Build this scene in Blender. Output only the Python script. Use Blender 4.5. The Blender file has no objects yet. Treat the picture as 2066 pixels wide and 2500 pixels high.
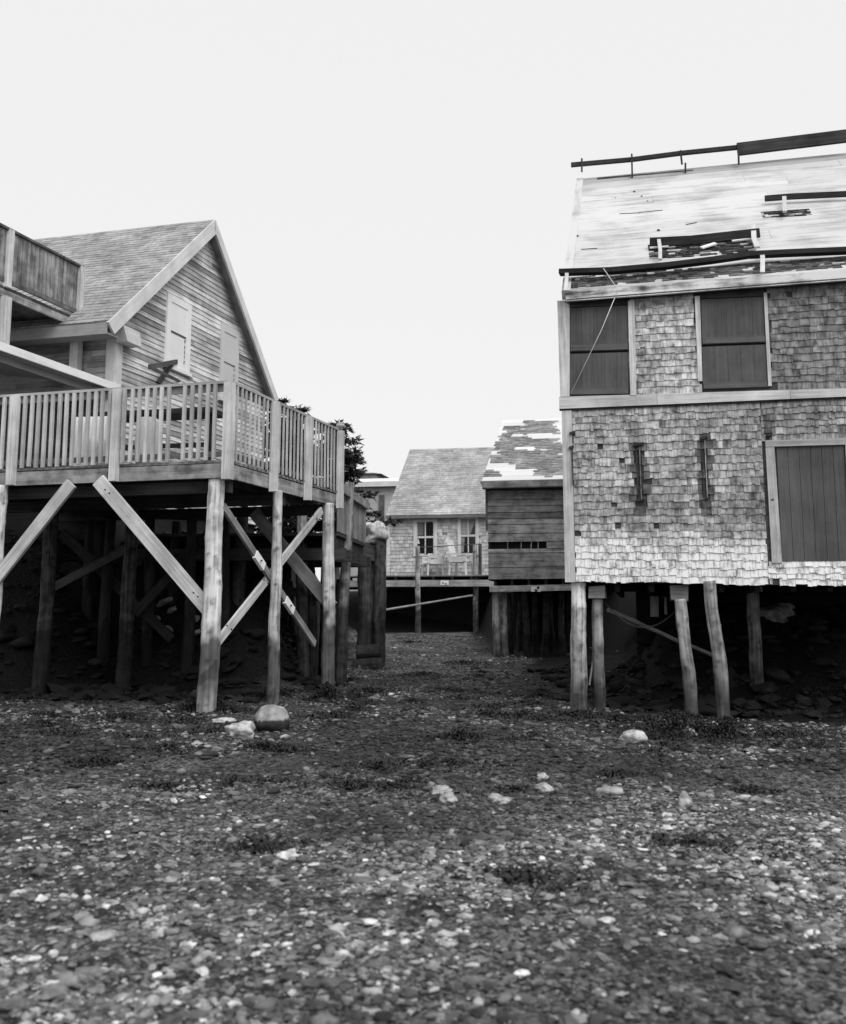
import bpy, math, random
import numpy as np
from mathutils import Vector, noise as mn
random.seed(7)
SC = bpy.context.scene
COL = SC.collection
rad = math.radians
V = Vector
UP = V((0, 0, 1))

# ------------------------------------------------------------------ camera
FPX, CX, CY, TH = 2628.0, 1030.0, 1075.0, rad(8.9)
CAM = V((0, 0, 1.3))
cd = bpy.data.cameras.new('camera')
cam = bpy.data.objects.new('camera', cd)
COL.objects.link(cam)
SC.camera = cam
cam.location = CAM
cam.rotation_euler = (math.pi / 2 + TH, 0, 0)
cd.sensor_fit = 'VERTICAL'
cd.sensor_height = 36.0
cd.lens = 36.0 * FPX / 2500.0
cd.shift_x = 3 / 2500.0
cd.shift_y = -175 / 2500.0
cd.clip_start, cd.clip_end = 0.05, 6000
cd.dof.use_dof = True
cd.dof.focus_distance = 16.0
cd.dof.aperture_fstop = 2.2

# ------------------------------------------------------------------ sky and sun (overcast, black-and-white film)
SUN_EL, SUN_AZ = rad(48), math.atan2(0.5, -0.86)
W = bpy.data.worlds.new('World')
SC.world = W
W.use_nodes = True
nt = W.node_tree
nt.nodes.clear()
sky = nt.nodes.new('ShaderNodeTexSky')
sky.sky_type = 'NISHITA'
sky.sun_disc = False
sky.sun_elevation = SUN_EL
sky.sun_rotation = SUN_AZ
bw = nt.nodes.new('ShaderNodeRGBToBW')
mixw = nt.nodes.new('ShaderNodeMix')
mixw.data_type = 'FLOAT'
mixw.inputs['Factor'].default_value = 0.93
mixw.inputs[3].default_value = 6.25
bg = nt.nodes.new('ShaderNodeBackground')
bg.inputs['Strength'].default_value = 0.11
wo = nt.nodes.new('ShaderNodeOutputWorld')
nt.links.new(sky.outputs[0], bw.inputs[0])
nt.links.new(bw.outputs[0], mixw.inputs[2])
nt.links.new(mixw.outputs[0], bg.inputs['Color'])
nt.links.new(bg.outputs[0], wo.inputs['Surface'])
sl = bpy.data.lights.new('sun', 'SUN')
sl.energy = 1.5
sl.angle = rad(40)
so = bpy.data.objects.new('sun', sl)
COL.objects.link(so)
sd = V((math.sin(SUN_AZ) * math.cos(SUN_EL), math.cos(SUN_AZ) * math.cos(SUN_EL), math.sin(SUN_EL)))
so.rotation_euler = (-sd).to_track_quat('-Z', 'Y').to_euler()
so.location = (0, -5, 30)
vs = SC.view_settings
vs.view_transform = 'Standard'
vs.look = 'None'
vs.exposure = 0.42
vs.gamma = 1.0
SC.cycles.pixel_filter_width = 2.5

# ------------------------------------------------------------------ pixel -> world helpers (photo measured at 2066 x 2500)
FW, UC, RC = V((0, math.cos(TH), math.sin(TH))), V((0, -math.sin(TH), math.cos(TH))), V((1, 0, 0))


def ray(p):
    return FW + RC * ((p[0] - CX) / FPX) + UC * ((CY - p[1]) / FPX)


def dep(p, Y):
    d = ray(p)
    return CAM + d * (Y / d.y)


def proj(P):
    d = P - CAM
    k = d.dot(FW)
    return (CX + FPX * d.dot(RC) / k, CY - FPX * d.dot(UC) / k)


def zm(ox, oy, s):
    return lambda x, y: (ox + s * x, oy + s * y)


zA, zB, zC = zm(130, 500, .33314), zm(130, 900, .42051), zm(130, 1150, .28552)
zD, zE, zG = zm(460, 1150, .30941), zm(800, 980, .35714), zm(1360, 320, .32834)
zH, zI, zJ, zK = zm(1360, 960, .32834), zm(1360, 1400, .32834), zm(1160, 1000, .21886), zm(900, 1200, .19585)
dsp = lambda x, y: (x * 1.19, y * 1.19)


class Fr:
    """flat frame: origin, along, up, outward normal"""

    def __init__(s, O, A, B):
        s.O, s.A = O, A.normalized()
        s.B = (B - s.A * B.dot(s.A)).normalized()
        s.N = s.A.cross(s.B).normalized()

    def pt(s, a, b, o=0.0):
        return s.O + s.A * a + s.B * b + s.N * o

    def hit(s, p, o=0.0):
        d = ray(p)
        t = (s.O + s.N * o - CAM).dot(s.N) / d.dot(s.N)
        return CAM + d * t

    def st(s, p, o=0.0):
        q = s.hit(p, o) - s.O
        return q.dot(s.A), q.dot(s.B)


# ------------------------------------------------------------------ ground height
def vnoise(x, y, seed=0):
    x = np.asarray(x, float)
    y = np.asarray(y, float)
    xi, yi = np.floor(x).astype(np.int64), np.floor(y).astype(np.int64)
    fx, fy = x - xi, y - yi
    fx, fy = fx * fx * (3 - 2 * fx), fy * fy * (3 - 2 * fy)

    def h(a, b):
        k = (a * 374761393 + b * 668265263 + seed * 974634777) & 0xffffffff
        k = ((k ^ (k >> 13)) * 1274126177) & 0xffffffff
        k = ((k ^ (k >> 16)) * 668265261) & 0xffffffff
        return (k & 0xffffff) / float(0xffffff)
    a, b, c, d = h(xi, yi), h(xi + 1, yi), h(xi, yi + 1), h(xi + 1, yi + 1)
    return (a * (1 - fx) + b * fx) * (1 - fy) + (c * (1 - fx) + d * fx) * fy


def fbm(x, y, seed=0, o=4):
    t, a, n = 0, 1.0, 0
    for k in range(o):
        t = t + a * vnoise(np.asarray(x) * 2 ** k, np.asarray(y) * 2 ** k, seed + k)
        n += a
        a *= .5
    return t / n


def sst(x, a, b):
    t = np.clip((np.asarray(x, float) - a) / (b - a), 0, 1)
    return t * t * (3 - 2 * t)


def gbase(X, Y):  # banks shaped to keep light out from under the buildings
    X, Y = np.asarray(X, float), np.asarray(Y, float)
    z = np.where(Y < 14, -.02 * (14 - np.clip(Y, -60, 14)), 0) + .03 * np.clip(Y - 17, 0, 24)
    z = z - .05 * np.clip(X - 1.2, 0, 3) * sst(Y, 20, 13)
    b1 = 2.5 * sst(-X, 1.9, 3.6) * sst(Y + .25 * X, 16.5, 18.5) * sst(Y, 40, 30)      # under the house
    b1 = np.maximum(b1, 2.5 * sst(-X, 4.5, 6.5) * sst(Y, 16.6, 19.2) * sst(Y, 40, 30))
    b2 = 1.25 * sst(X - 1.96 - .194 * (Y - 14.5), .5, 1.6) * sst(Y + .25 * X, 16.0, 18.6) * sst(Y, 45, 30)                        # under the fish house
    b3 = 1.5 * sst(X, 1.7, 2.4) * sst(Y, 27.0, 28.6)                                    # behind the shed
    b4 = 1.25 * sst(Y, 35.6, 37.6)
    return z + np.maximum(np.maximum(b1, b2), np.maximum(b3, b4))


def gz(X, Y):
    X, Y = np.asarray(X, float), np.asarray(Y, float)
    near = sst(Y, 45, 30)
    return gbase(X, Y) + near * ((fbm(X * .7, Y * .7, 3) - .5) * .09 + (fbm(X * 3, Y * 3, 9, 3) - .5) * .10)


def gzs(X, Y):
    return float(gz(X, Y))


def ground_hit(p):
    d = ray(p)
    t, st = 2.0, .02
    while t < 80:
        q = CAM + d * t
        if q.z < gzs(q.x, q.y):
            return q
        t += st
    return q


# ------------------------------------------------------------------ materials (greyscale)
MATS = {}


def mat(name, lo, hi, grain=(1.2, 30.0), blotch=2.2, bl=.5, rough=.85, bump=.25, contrast=(.40, .61), spec=.3):
    """wood-like grey: grain noise along uv.x, blotches in object space, times the tone stored on the mesh"""
    m = bpy.data.materials.new(name)
    m.use_nodes = True
    n, l = m.node_tree.nodes, m.node_tree.links
    p = n['Principled BSDF']
    uv = n.new('ShaderNodeUVMap')
    uv.uv_map = 'uv'
    mp = n.new('ShaderNodeMapping')
    mp.inputs['Scale'].default_value = (grain[0], grain[1], 1)
    l.new(uv.outputs[0], mp.inputs[0])
    a = n.new('ShaderNodeTexNoise')
    a.inputs['Scale'].default_value = 1.0
    a.inputs['Detail'].default_value = 5
    a.inputs['Roughness'].default_value = .62
    l.new(mp.outputs[0], a.inputs['Vector'])
    tc = n.new('ShaderNodeTexCoord')
    b = n.new('ShaderNodeTexNoise')
    b.inputs['Scale'].default_value = blotch
    b.inputs['Detail'].default_value = 6
    b.inputs['Roughness'].default_value = .6
    l.new(tc.outputs['Object'], b.inputs['Vector'])
    mx = n.new('ShaderNodeMix')
    mx.data_type = 'FLOAT'
    mx.inputs['Factor'].default_value = bl
    l.new(a.outputs['Fac'], mx.inputs[2])
    l.new(b.outputs['Fac'], mx.inputs[3])
    mr = n.new('ShaderNodeMapRange')
    mr.inputs['From Min'].default_value = contrast[0]
    mr.inputs['From Max'].default_value = contrast[1]
    mr.inputs['To Min'].default_value = lo
    mr.inputs['To Max'].default_value = hi
    l.new(mx.outputs[0], mr.inputs['Value'])
    at = n.new('ShaderNodeAttribute')
    at.attribute_name = 'tone'
    mu = n.new('ShaderNodeMath')
    mu.operation = 'MULTIPLY'
    l.new(mr.outputs[0], mu.inputs[0])
    l.new(at.outputs['Fac'], mu.inputs[1])
    cl = n.new('ShaderNodeClamp')
    cl.inputs['Min'].default_value = .006
    cl.inputs['Max'].default_value = .86
    l.new(mu.outputs[0], cl.inputs['Value'])
    l.new(cl.outputs[0], p.inputs['Base Color'])
    p.inputs['Roughness'].default_value = rough
    p.inputs['Specular IOR Level'].default_value = spec
    if bump:
        bp = n.new('ShaderNodeBump')
        bp.inputs['Strength'].default_value = bump
        bp.inputs['Distance'].default_value = .01
        l.new(mx.outputs[0], bp.inputs['Height'])
        l.new(bp.outputs[0], p.inputs['Normal'])
    MATS[name] = m
    return m


mat('pale_wood', .36, .72)
mat('grey_wood', .16, .42)
mat('dark_wood', .035, .12)
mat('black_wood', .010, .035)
mat('rail_wood', .38, .68)
mat('rim_wood', .12, .44, (1.0, 14), 3.5, .6)
mat('clapboard', .30, .86, (1.1, 26), 1.6, .45, contrast=(.39, .60))
mat('trim_white', .78, .86, bump=.1)
mat('trim_grey', .56, .76, bump=.1)
mat('shingle_wall', .13, .66, (22, 4), 9.0, .55, contrast=(.38, .62))
mat('shingle_far', .34, .66, (14, 3), 3.0, .5)
mat('shingle_roof', .26, .46, (12, 4), 2.2, .5)
mat('roof_bare', .34, .62, (.9, 9), 1.3, .5, contrast=(.36, .52))
mat('shutter', .06, .125, (1.2, 30), 3.0, .5, contrast=(.34, .66))
mat('fascia_peel', .08, .80, (1.6, 12), 2.0, .5, contrast=(.40, .54))
mat('shed_board', .11, .42, (1.6, 18), 4.5, .55, contrast=(.38, .62))
mat('log_pale', .22, .74, (1.2, 22), 5.0, .45, contrast=(.36, .56))
mat('log_grey', .08, .44, (1.2, 22), 6.0, .5, contrast=(.38, .60))
mat('log_dark', .012, .09, (1.2, 22), 5.0, .5)
mat('stone', .26, .62, (3, 3), 9.0, .8, bump=.4)
mat('plastic_white', .84, .86, bump=0, rough=.5)
mat('iron', .02, .06, (3, 3), 12, .8, rough=.6)
mat('curtain', .20, .42, (30, 1), 4, .3)
mat('needles', .018, .06, (3, 3), 2.0, .7)
mat('weed', .008, .03, (3, 3), 5.0, .7, rough=.6)
mat('far_wall', .36, .52, (1, 20), 1.5, .5)
gl = mat('glass', .012, .02, bump=0, rough=.12, spec=.5)


def ground_mat():
    m = bpy.data.materials.new('shingle_beach')
    m.use_nodes = True
    n, l = m.node_tree.nodes, m.node_tree.links
    p = n['Principled BSDF']
    tc = n.new('ShaderNodeTexCoord')
    vo = n.new('ShaderNodeTexVoronoi')
    vo.inputs['Scale'].default_value = 24
    vo.inputs['Randomness'].default_value = 1
    vo2 = n.new('ShaderNodeTexVoronoi')
    vo2.inputs['Scale'].default_value = 55
    ns = n.new('ShaderNodeTexNoise')
    ns.inputs['Scale'].default_value = .75
    ns.inputs['Detail'].default_value = 8
    ns.inputs['Roughness'].default_value = .65
    for q in (vo, vo2, ns):
        l.new(tc.outputs['Object'], q.inputs['Vector'])
    b1 = n.new('ShaderNodeRGBToBW')
    l.new(vo.outputs['Color'], b1.inputs[0])
    b2 = n.new('ShaderNodeRGBToBW')
    l.new(vo2.outputs['Color'], b2.inputs[0])
    ad = n.new('ShaderNodeMath')
    ad.operation = 'MULTIPLY'
    l.new(b1.outputs[0], ad.inputs[0])
    l.new(b2.outputs[0], ad.inputs[1])
    mr = n.new('ShaderNodeMapRange')
    mr.inputs['From Min'].default_value = .08
    mr.inputs['From Max'].default_value = .50
    mr.inputs['To Min'].default_value = .014
    mr.inputs['To Max'].default_value = .17
    l.new(ad.outputs[0], mr.inputs['Value'])
    m2 = n.new('ShaderNodeMapRange')
    m2.inputs['From Min'].default_value = .38
    m2.inputs['From Max'].default_value = .60
    m2.inputs['To Min'].default_value = .30
    m2.inputs['To Max'].default_value = 1.0
    l.new(ns.outputs['Fac'], m2.inputs['Value'])
    mu = n.new('ShaderNodeMath')
    mu.operation = 'MULTIPLY'
    l.new(mr.outputs[0], mu.inputs[0])
    l.new(m2.outputs[0], mu.inputs[1])
    at = n.new('ShaderNodeAttribute')
    at.attribute_name = 'tone'
    m3 = n.new('ShaderNodeMath')
    m3.operation = 'MULTIPLY'
    l.new(mu.outputs[0], m3.inputs[0])
    l.new(at.outputs['Fac'], m3.inputs[1])
    l.new(m3.outputs[0], p.inputs['Base Color'])
    p.inputs['Roughness'].default_value = .8
    p.inputs['Specular IOR Level'].default_value = .25
    bp = n.new('ShaderNodeBump')
    bp.inputs['Strength'].default_value = .8
    bp.inputs['Distance'].default_value = .02
    l.new(vo.outputs['Distance'], bp.inputs['Height'])
    bp.invert = True
    l.new(bp.outputs[0], p.inputs['Normal'])
    return m


# ------------------------------------------------------------------ mesh builder
class MB:
    def __init__(s):
        s.v, s.f, s.uv, s.tn, s.sm = [], [], [], [], []

    def poly(s, pts, uvs, tone, smooth=False):
        i = len(s.v)
        s.v += [tuple(p) for p in pts]
        s.f.append(tuple(range(i, i + len(pts))))
        s.uv += uvs
        s.tn += (list(tone) if isinstance(tone, (list, tuple)) else [tone] * len(pts))
        s.sm.append(smooth)

    def hexa(s, b, t, tone=1.0, along=True):
        """b, t: four back and four front corners in the same order; uv runs along edge 0-1"""
        o = random.random() * 50, random.random() * 50
        L, H = (t[1] - t[0]).length, (t[3] - t[0]).length
        D = (t[0] - b[0]).length
        i = len(s.v)
        s.v += [tuple(p) for p in list(b) + list(t)]
        F = [((4, 5, 6, 7), L, H), ((0, 3, 2, 1), H, L), ((0, 1, 5, 4), L, D), ((3, 7, 6, 2), D, L), ((1, 2, 6, 5), H, D), ((0, 4, 7, 3), D, H)]
        for k, (q, a, c) in enumerate(F):
            s.f.append(tuple(i + j for j in q))
            w = [(o[0], o[1]), (o[0] + a, o[1]), (o[0] + a, o[1] + c), (o[0], o[1] + c)]
            if k in (1, 3, 5):
                w = [(o[0] + (y - o[1]), o[1] + (x - o[0])) for x, y in w]
            elif k == 0 and along and H > 1.5 * L:      # upright boards: grain follows the long edge
                w = [(o[0] + (y - o[1]), o[1] + (x - o[0])) for x, y in w]
            s.uv += w
            s.tn += [tone] * 4
            s.sm.append(False)

    def bar(s, p0, p1, w, h, up=UP, tone=1.0, jit=0.0):
        d = (p1 - p0).normalized()
        sd_ = d.cross(up)
        if sd_.length < 1e-4:
            sd_ = d.cross(V((1, 0, 0)))
        sd_.normalize()
        u = sd_.cross(d).normalized()
        j = lambda: (random.random() - .5) * jit
        a, c = sd_ * (w / 2), u * (h / 2)
        Q = [p0 - a - c, p1 - a - c, p1 - a + c, p0 - a + c]
        R = [p0 + a - c, p1 + a - c, p1 + a + c, p0 + a + c]
        if jit:
            Q = [q + V((j(), j(), j())) for q in Q]
            R = [q + V((j(), j(), j())) for q in R]
        s.hexa(Q, R, tone)

    def prism(s, quad, n, o0, o1, tone=1.0):
        s.hexa([q + n * o0 for q in quad], [q + n * o1 for q in quad], tone)

    def tube(s, pts, rr, segs=12, tone=None, rough=0.0, seed=0, caps=True):
        """log or wire: rings along pts; tone(P, angle)"""
        n = len(pts)
        if not isinstance(rr, (list, tuple)):
            rr = [rr] * n
        i0 = len(s.v)
        d0 = (pts[-1] - pts[0]).normalized()
        x = d0.cross(V((.3, .9, .2))).normalized()
        y = d0.cross(x).normalized()
        T, L = [], 0
        for k, P in enumerate(pts):
            for m in range(segs):
                a = 2 * math.pi * m / segs
                dr = x * math.cos(a) + y * math.sin(a)
                q = P * 1.0 + dr * rr[k]
                if rough:
                    nn = mn.noise(V((math.cos(a) * 1.6 + seed * 7.1, math.sin(a) * 1.6, L * 2.2)))
                    n2 = mn.noise(V((math.cos(a) * 4 + seed * 3.3, math.sin(a) * 4, L * 6)))
                    q += dr * rr[k] * rough * (nn + .6 * n2)
                s.v.append(tuple(q))
                T.append(tone(q, a) if tone else 1.0)
            if k < n - 1:
                L += (pts[k + 1] - P).length
        cum = [0]
        for k in range(n - 1):
            cum.append(cum[-1] + (pts[k + 1] - pts[k]).length)
        off = random.random() * 30
        C = 2 * math.pi * max(rr)
        for k in range(n - 1):
            for m in range(segs):
                m2 = (m + 1) % segs
                q = (k * segs + m, k * segs + m2, (k + 1) * segs + m2, (k + 1) * segs + m)
                s.f.append(tuple(i0 + e for e in q))
                va, vb = C * m / segs, C * (m + 1) / segs
                s.uv += [(off + cum[k], va), (off + cum[k], vb), (off + cum[k + 1], vb), (off + cum[k + 1], va)]
                s.tn += [T[e] for e in q]
                s.sm.append(True)
        if caps:
            for k, rev in ((0, True), (n - 1, False)):
                idx = [k * segs + m for m in range(segs)]
                if rev:
                    idx.reverse()
                s.f.append(tuple(i0 + e for e in idx))
                s.uv += [(off, off)] * segs
                s.tn += [T[e] for e in idx]
                s.sm.append(False)

    def build(s, name, material, parent=None, origin=None):
        org = V(origin) if origin is not None else (parent['_o'] if parent is not None and '_o' in parent else V((0, 0, 0)))
        org = V(org)
        me = bpy.data.meshes.new(name)
        me.from_pydata([(a - org.x, b - org.y, c - org.z) for a, b, c in s.v], [], s.f)
        u = me.uv_layers.new(name='uv')
        u.data.foreach_set('uv', np.array(s.uv, dtype=np.float32).ravel())
        t = me.attributes.new('tone', 'FLOAT', 'CORNER')
        t.data.foreach_set('value', np.array(s.tn, dtype=np.float32))
        me.polygons.foreach_set('use_smooth', np.array(s.sm, dtype=bool))
        me.materials.append(MATS[material] if isinstance(material, str) else material)
        me.update()
        o = bpy.data.objects.new(name, me)
        COL.objects.link(o)
        if parent is not None:
            o.parent = parent
            po = ORG.get(parent.name, V((0, 0, 0)))
            for q in me.vertices:
                pass
            o.location = org - po
        else:
            o.location = org
        ORG[o.name] = org
        return o


ORG = {}


def tag(o, label, cat, group=None, kind=None):
    if label:
        o['label'] = label
    if cat:
        o['category'] = cat
    if group:
        o['group'] = group
    if kind:
        o['kind'] = kind
    return o


def thing(name, loc, label, cat, group=None):
    o = bpy.data.objects.new(name, None)
    COL.objects.link(o)
    o.location = loc
    o.empty_display_size = .2
    ORG[o.name] = V(loc)
    return tag(o, label, cat, group)


def part(mb, name, material, parent, label=None):
    o = mb.build(name, material, parent, origin=ORG[parent.name])
    if label:
        o['label'] = label
    return o


def line(p0, p1, n, wob=0.0, seed=0):
    out = []
    for k in range(n + 1):
        t = k / n
        q = p0.lerp(p1, t)
        if wob:
            q = q + V((mn.noise(V((seed * 3.7, t * 3, 1))), mn.noise(V((seed * 3.7, t * 3, 9))), 0)) * wob * math.sin(math.pi * min(1, max(0, t)) * .5 + .3)
        out.append(q)
    return out


def add_log(mb, p0, p1, r0, r1, seed=0, tone=None, rough=.10, segs=16, wob=.03):
    L = (p1 - p0).length
    fine = r0 > .06 and segs >= 16
    if fine:
        segs = 26
    n = max(6, int(L / (.032 if fine else .09)))
    pts = line(p0, p1, n, wob, seed)
    R = random.Random(seed * 17 + 3)
    knots = [(R.uniform(.06, .97), R.uniform(0, 6.283), R.uniform(.018, .036)) for _ in range(int(L * 7))] if fine else []
    rr = []
    for k in range(n + 1):
        t = k / n
        r = r0 * (1 - t) + r1 * t
        r *= 1 + .05 * mn.noise(V((seed * 5.1, t * L * 2.5, 2)))
        rr.append(r)
    if not fine:
        mb.tube(pts, rr, segs, tone, rough, seed)
        return
    d = (p1 - p0).normalized()
    x = d.cross(V((.3, .9, .2))).normalized()
    y = d.cross(x).normalized()
    K = []
    for t, an, kr in knots:
        c = pts[int(t * n)] + (x * math.cos(an) + y * math.sin(an)) * (r0 * (1 - t) + r1 * t)
        K.append((c, kr))

    def tn(q, an):
        v = tone(q, an) if tone else 1.0
        v *= .72 + .5 * (.5 + .5 * mn.noise(V((q.x * 22 + seed, q.y * 22, q.z * 2.2)))) + .22 * mn.noise(V((q.x * 6, q.y * 6 + seed, q.z * 5)))
        for c, kr in K:
            e = (q - c).length
            if e < kr * 1.5:
                v *= .25 + .75 * (e / (kr * 1.5)) ** 1.5
        return max(.05, v)
    i0 = len(mb.v)
    mb.tube(pts, rr, segs, tn, rough, seed)
    for i in range(i0, len(mb.v)):          # branch stubs swell the trunk
        q = V(mb.v[i])
        for c, kr in K:
            e = (q - c).length
            if e < kr * 1.8:
                k = int(min(n, max(0, (q - p0).dot(d) / L * n)))
                w = q - pts[k]
                w = w - d * w.dot(d)
                mb.v[i] = tuple(q + w.normalized() * kr * .42 * (1 - e / (kr * 1.8)))
                break


def log_part(parent, name, p0, p1, r0, r1, material, seed, tone=None, label=None, rough=.10):
    m = MB()
    add_log(m, p0, p1, r0, r1, seed, tone, rough)
    return part(m, name, material, parent, label)


def tide(z0, dark=.28, soft=.35, seed=1, base=None):
    """weed and water stain below the high-tide mark of a piling"""
    def f(P, a):
        nz = mn.noise(P * 3.1 + V((seed, 0, 0))) * .35 + mn.noise(P * 9 + V((0, seed, 0))) * .18
        t = (P.z + nz - z0) / soft
        t = min(1, max(0, t))
        k = dark + (1 - dark) * t
        if base is not None:
            b = min(1, max(0, (base - P.z + nz * .6) / .25))
            k = k * (1 - b) + .42 * b
        kn = mn.noise(V((P.x * 7, P.y * 7, P.z * 3.2 + seed * 5)))
        if kn > .42:
            k *= .55
        return k
    return f


def shingles(mb, fr, s0, s1, zb, zt, expo, wmin, wmax, th, tone, mask=None, jit=.006, miss=0.0, seed=1):
    """individual wooden shingles laid in courses between the lines zb(s) and zt(s)"""
    R = random.Random(seed)
    n = int(math.ceil(max(zt(s0) - zb(s0), zt(s1) - zb(s1)) / expo))
    for k in range(n):
        s = s0 - R.random() * wmax
        cj = R.uniform(-.4, .4) * jit
        while s < s1:
            w = R.uniform(wmin, wmax)
            a, b = max(s, s0), min(s + w - R.uniform(.0008, .004), s1)
            s += w
            if b - a < .015:
                continue
            m = (a + b) / 2
            f = (m - s0) / max(1e-6, s1 - s0)
            H = zt(m) - zb(m)
            t0 = zb(m) + H * k / n + R.uniform(-1, 1) * jit + cj
            t1 = min(zb(m) + H * (k + 1.25) / n, zt(m))
            if t1 - t0 < .01:
                continue
            if mask and not mask(m, (t0 + t1) / 2):
                continue
            if R.random() < miss:
                continue
            T = tone(m, t0, R)
            tt = th * R.uniform(.7, 1.35)
            sk = R.uniform(-1, 1) * jit * .6
            p = fr.pt
            mb.hexa([p(a, t0, .001), p(b, t0 + sk, .001), p(b, t1, 0), p(a, t1, 0)],
                    [p(a, t0, tt), p(b, t0 + sk, tt), p(b, t1, .003), p(a, t1, .003)], T, False)


def clapboards(mb, fr, z0, z1, expo, sl_, sr_, th, tone, seed=1):
    R = random.Random(seed)
    n = int((z1 - z0) / expo)
    for k in range(n + 1):
        z = z0 + k * expo
        zt_ = min(z + expo * 1.12, z1)
        if zt_ - z < .01:
            continue
        a0, a1 = sl_(z), sr_(z)
        c0, c1 = sl_(zt_), sr_(zt_)
        if a1 - a0 < .03:
            continue
        cuts = [0.0]
        while cuts[-1] < 1:
            cuts.append(min(1.0, cuts[-1] + R.uniform(1.2, 3.2) / max(.3, a1 - a0)))
        for q in range(len(cuts) - 1):
            f0, f1 = cuts[q], cuts[q + 1]
            T = tone(z, R)
            g = .003
            A, B = a0 + (a1 - a0) * f0, a0 + (a1 - a0) * f1 - g
            C, D = c0 + (c1 - c0) * f0, c0 + (c1 - c0) * f1 - g
            jz = R.uniform(-.004, .004)
            tt = th * R.uniform(.8, 1.2)
            p = fr.pt
            mb.hexa([p(A, z + jz, 0), p(B, z + jz, 0), p(D, zt_, 0), p(C, zt_, 0)],
                    [p(A, z + jz, tt), p(B, z + jz, tt), p(D, zt_, .004), p(C, zt_, .004)], T)


def quadpx(fr, ps, o=0.0):
    return [fr.hit(p, o) for p in ps]


def pxpanel(mb, fr, ps, o0, o1, tone=1.0):
    """ps: four corners, lower-left, lower-right, upper-right, upper-left as measured, on plane offset o1"""
    mb.prism(quadpx(fr, ps, o1), fr.N, o0 - o1, 0, tone)


def ico(sub):
    t = (1 + 5 ** .5) / 2
    v = [V(p).normalized() for p in [(-1, t, 0), (1, t, 0), (-1, -t, 0), (1, -t, 0), (0, -1, t), (0, 1, t), (0, -1, -t), (0, 1, -t), (t, 0, -1), (t, 0, 1), (-t, 0, -1), (-t, 0, 1)]]
    f = [(0, 11, 5), (0, 5, 1), (0, 1, 7), (0, 7, 10), (0, 10, 11), (1, 5, 9), (5, 11, 4), (11, 10, 2), (10, 7, 6), (7, 1, 8), (3, 9, 4), (3, 4, 2), (3, 2, 6), (3, 6, 8), (3, 8, 9), (4, 9, 5), (2, 4, 11), (6, 2, 10), (8, 6, 7), (9, 8, 1)]
    for _ in range(sub):
        mid, g = {}, []

        def m(a, b):
            k = (min(a, b), max(a, b))
            if k not in mid:
                v.append((v[a] + v[b]).normalized())
                mid[k] = len(v) - 1
            return mid[k]
        for a, b, c in f:
            x, y, z = m(a, b), m(b, c), m(c, a)
            g += [(a, x, z), (b, y, x), (c, z, y), (x, y, z)]
        f = g
    return v, f


ICO3 = ico(3)


def rock_mb(c, r, seed, amp=.25, tone=1.0, rot=0.0, box=0.0, shear=0.0):
    m = MB()
    P = []
    ca, sa = math.cos(rot), math.sin(rot)
    for v in ICO3[0]:
        if box:
            v = V([math.copysign(abs(e) ** (1 - box), e) for e in v])
        k = 1 + amp * mn.noise(v * 1.3 + V((seed * 3.1, 0, 0))) + amp * .35 * mn.noise(v * 4 + V((seed, 5, 0)))
        x, y, z = v.x * r[0] * k, v.y * r[1] * k, v.z * r[2] * k
        P.append(V((x * ca - y * sa, x * sa + y * ca, z + shear * x)) + c)
    for f in ICO3[1]:
        tt = [tone(P[i]) if callable(tone) else tone for i in f]
        m.poly([P[i] for i in f], [(P[i].x, P[i].z) for i in f], tt, True)
    return m


def weld(o):
    import bmesh
    b = bmesh.new()
    b.from_mesh(o.data)
    bmesh.ops.remove_doubles(b, verts=b.verts, dist=1e-5)
    b.to_mesh(o.data)
    b.free()
    return o


def rock(name, c, r, seed, label, cat='rock', group=None, amp=.25, tone=1.0, rot=0.0, material='stone', box=0.0, shear=0.0):
    o = rock_mb(c, r, seed, amp, tone, rot, box, shear).build(name, material, None, origin=c)
    weld(o)
    return tag(o, label, cat, group)


# ================================================================== GROUND
def under_shade_mask(X, Y):
    """shade painted into the ground tone beneath the deck and the fish house"""
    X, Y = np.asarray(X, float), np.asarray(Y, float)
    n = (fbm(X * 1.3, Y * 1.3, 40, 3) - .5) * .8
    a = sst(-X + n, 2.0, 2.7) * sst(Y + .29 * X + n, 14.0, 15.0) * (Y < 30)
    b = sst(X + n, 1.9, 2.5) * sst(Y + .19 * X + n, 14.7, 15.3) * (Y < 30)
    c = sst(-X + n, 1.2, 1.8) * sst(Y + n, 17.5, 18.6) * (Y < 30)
    return np.maximum(np.maximum(a, b), c)


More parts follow.
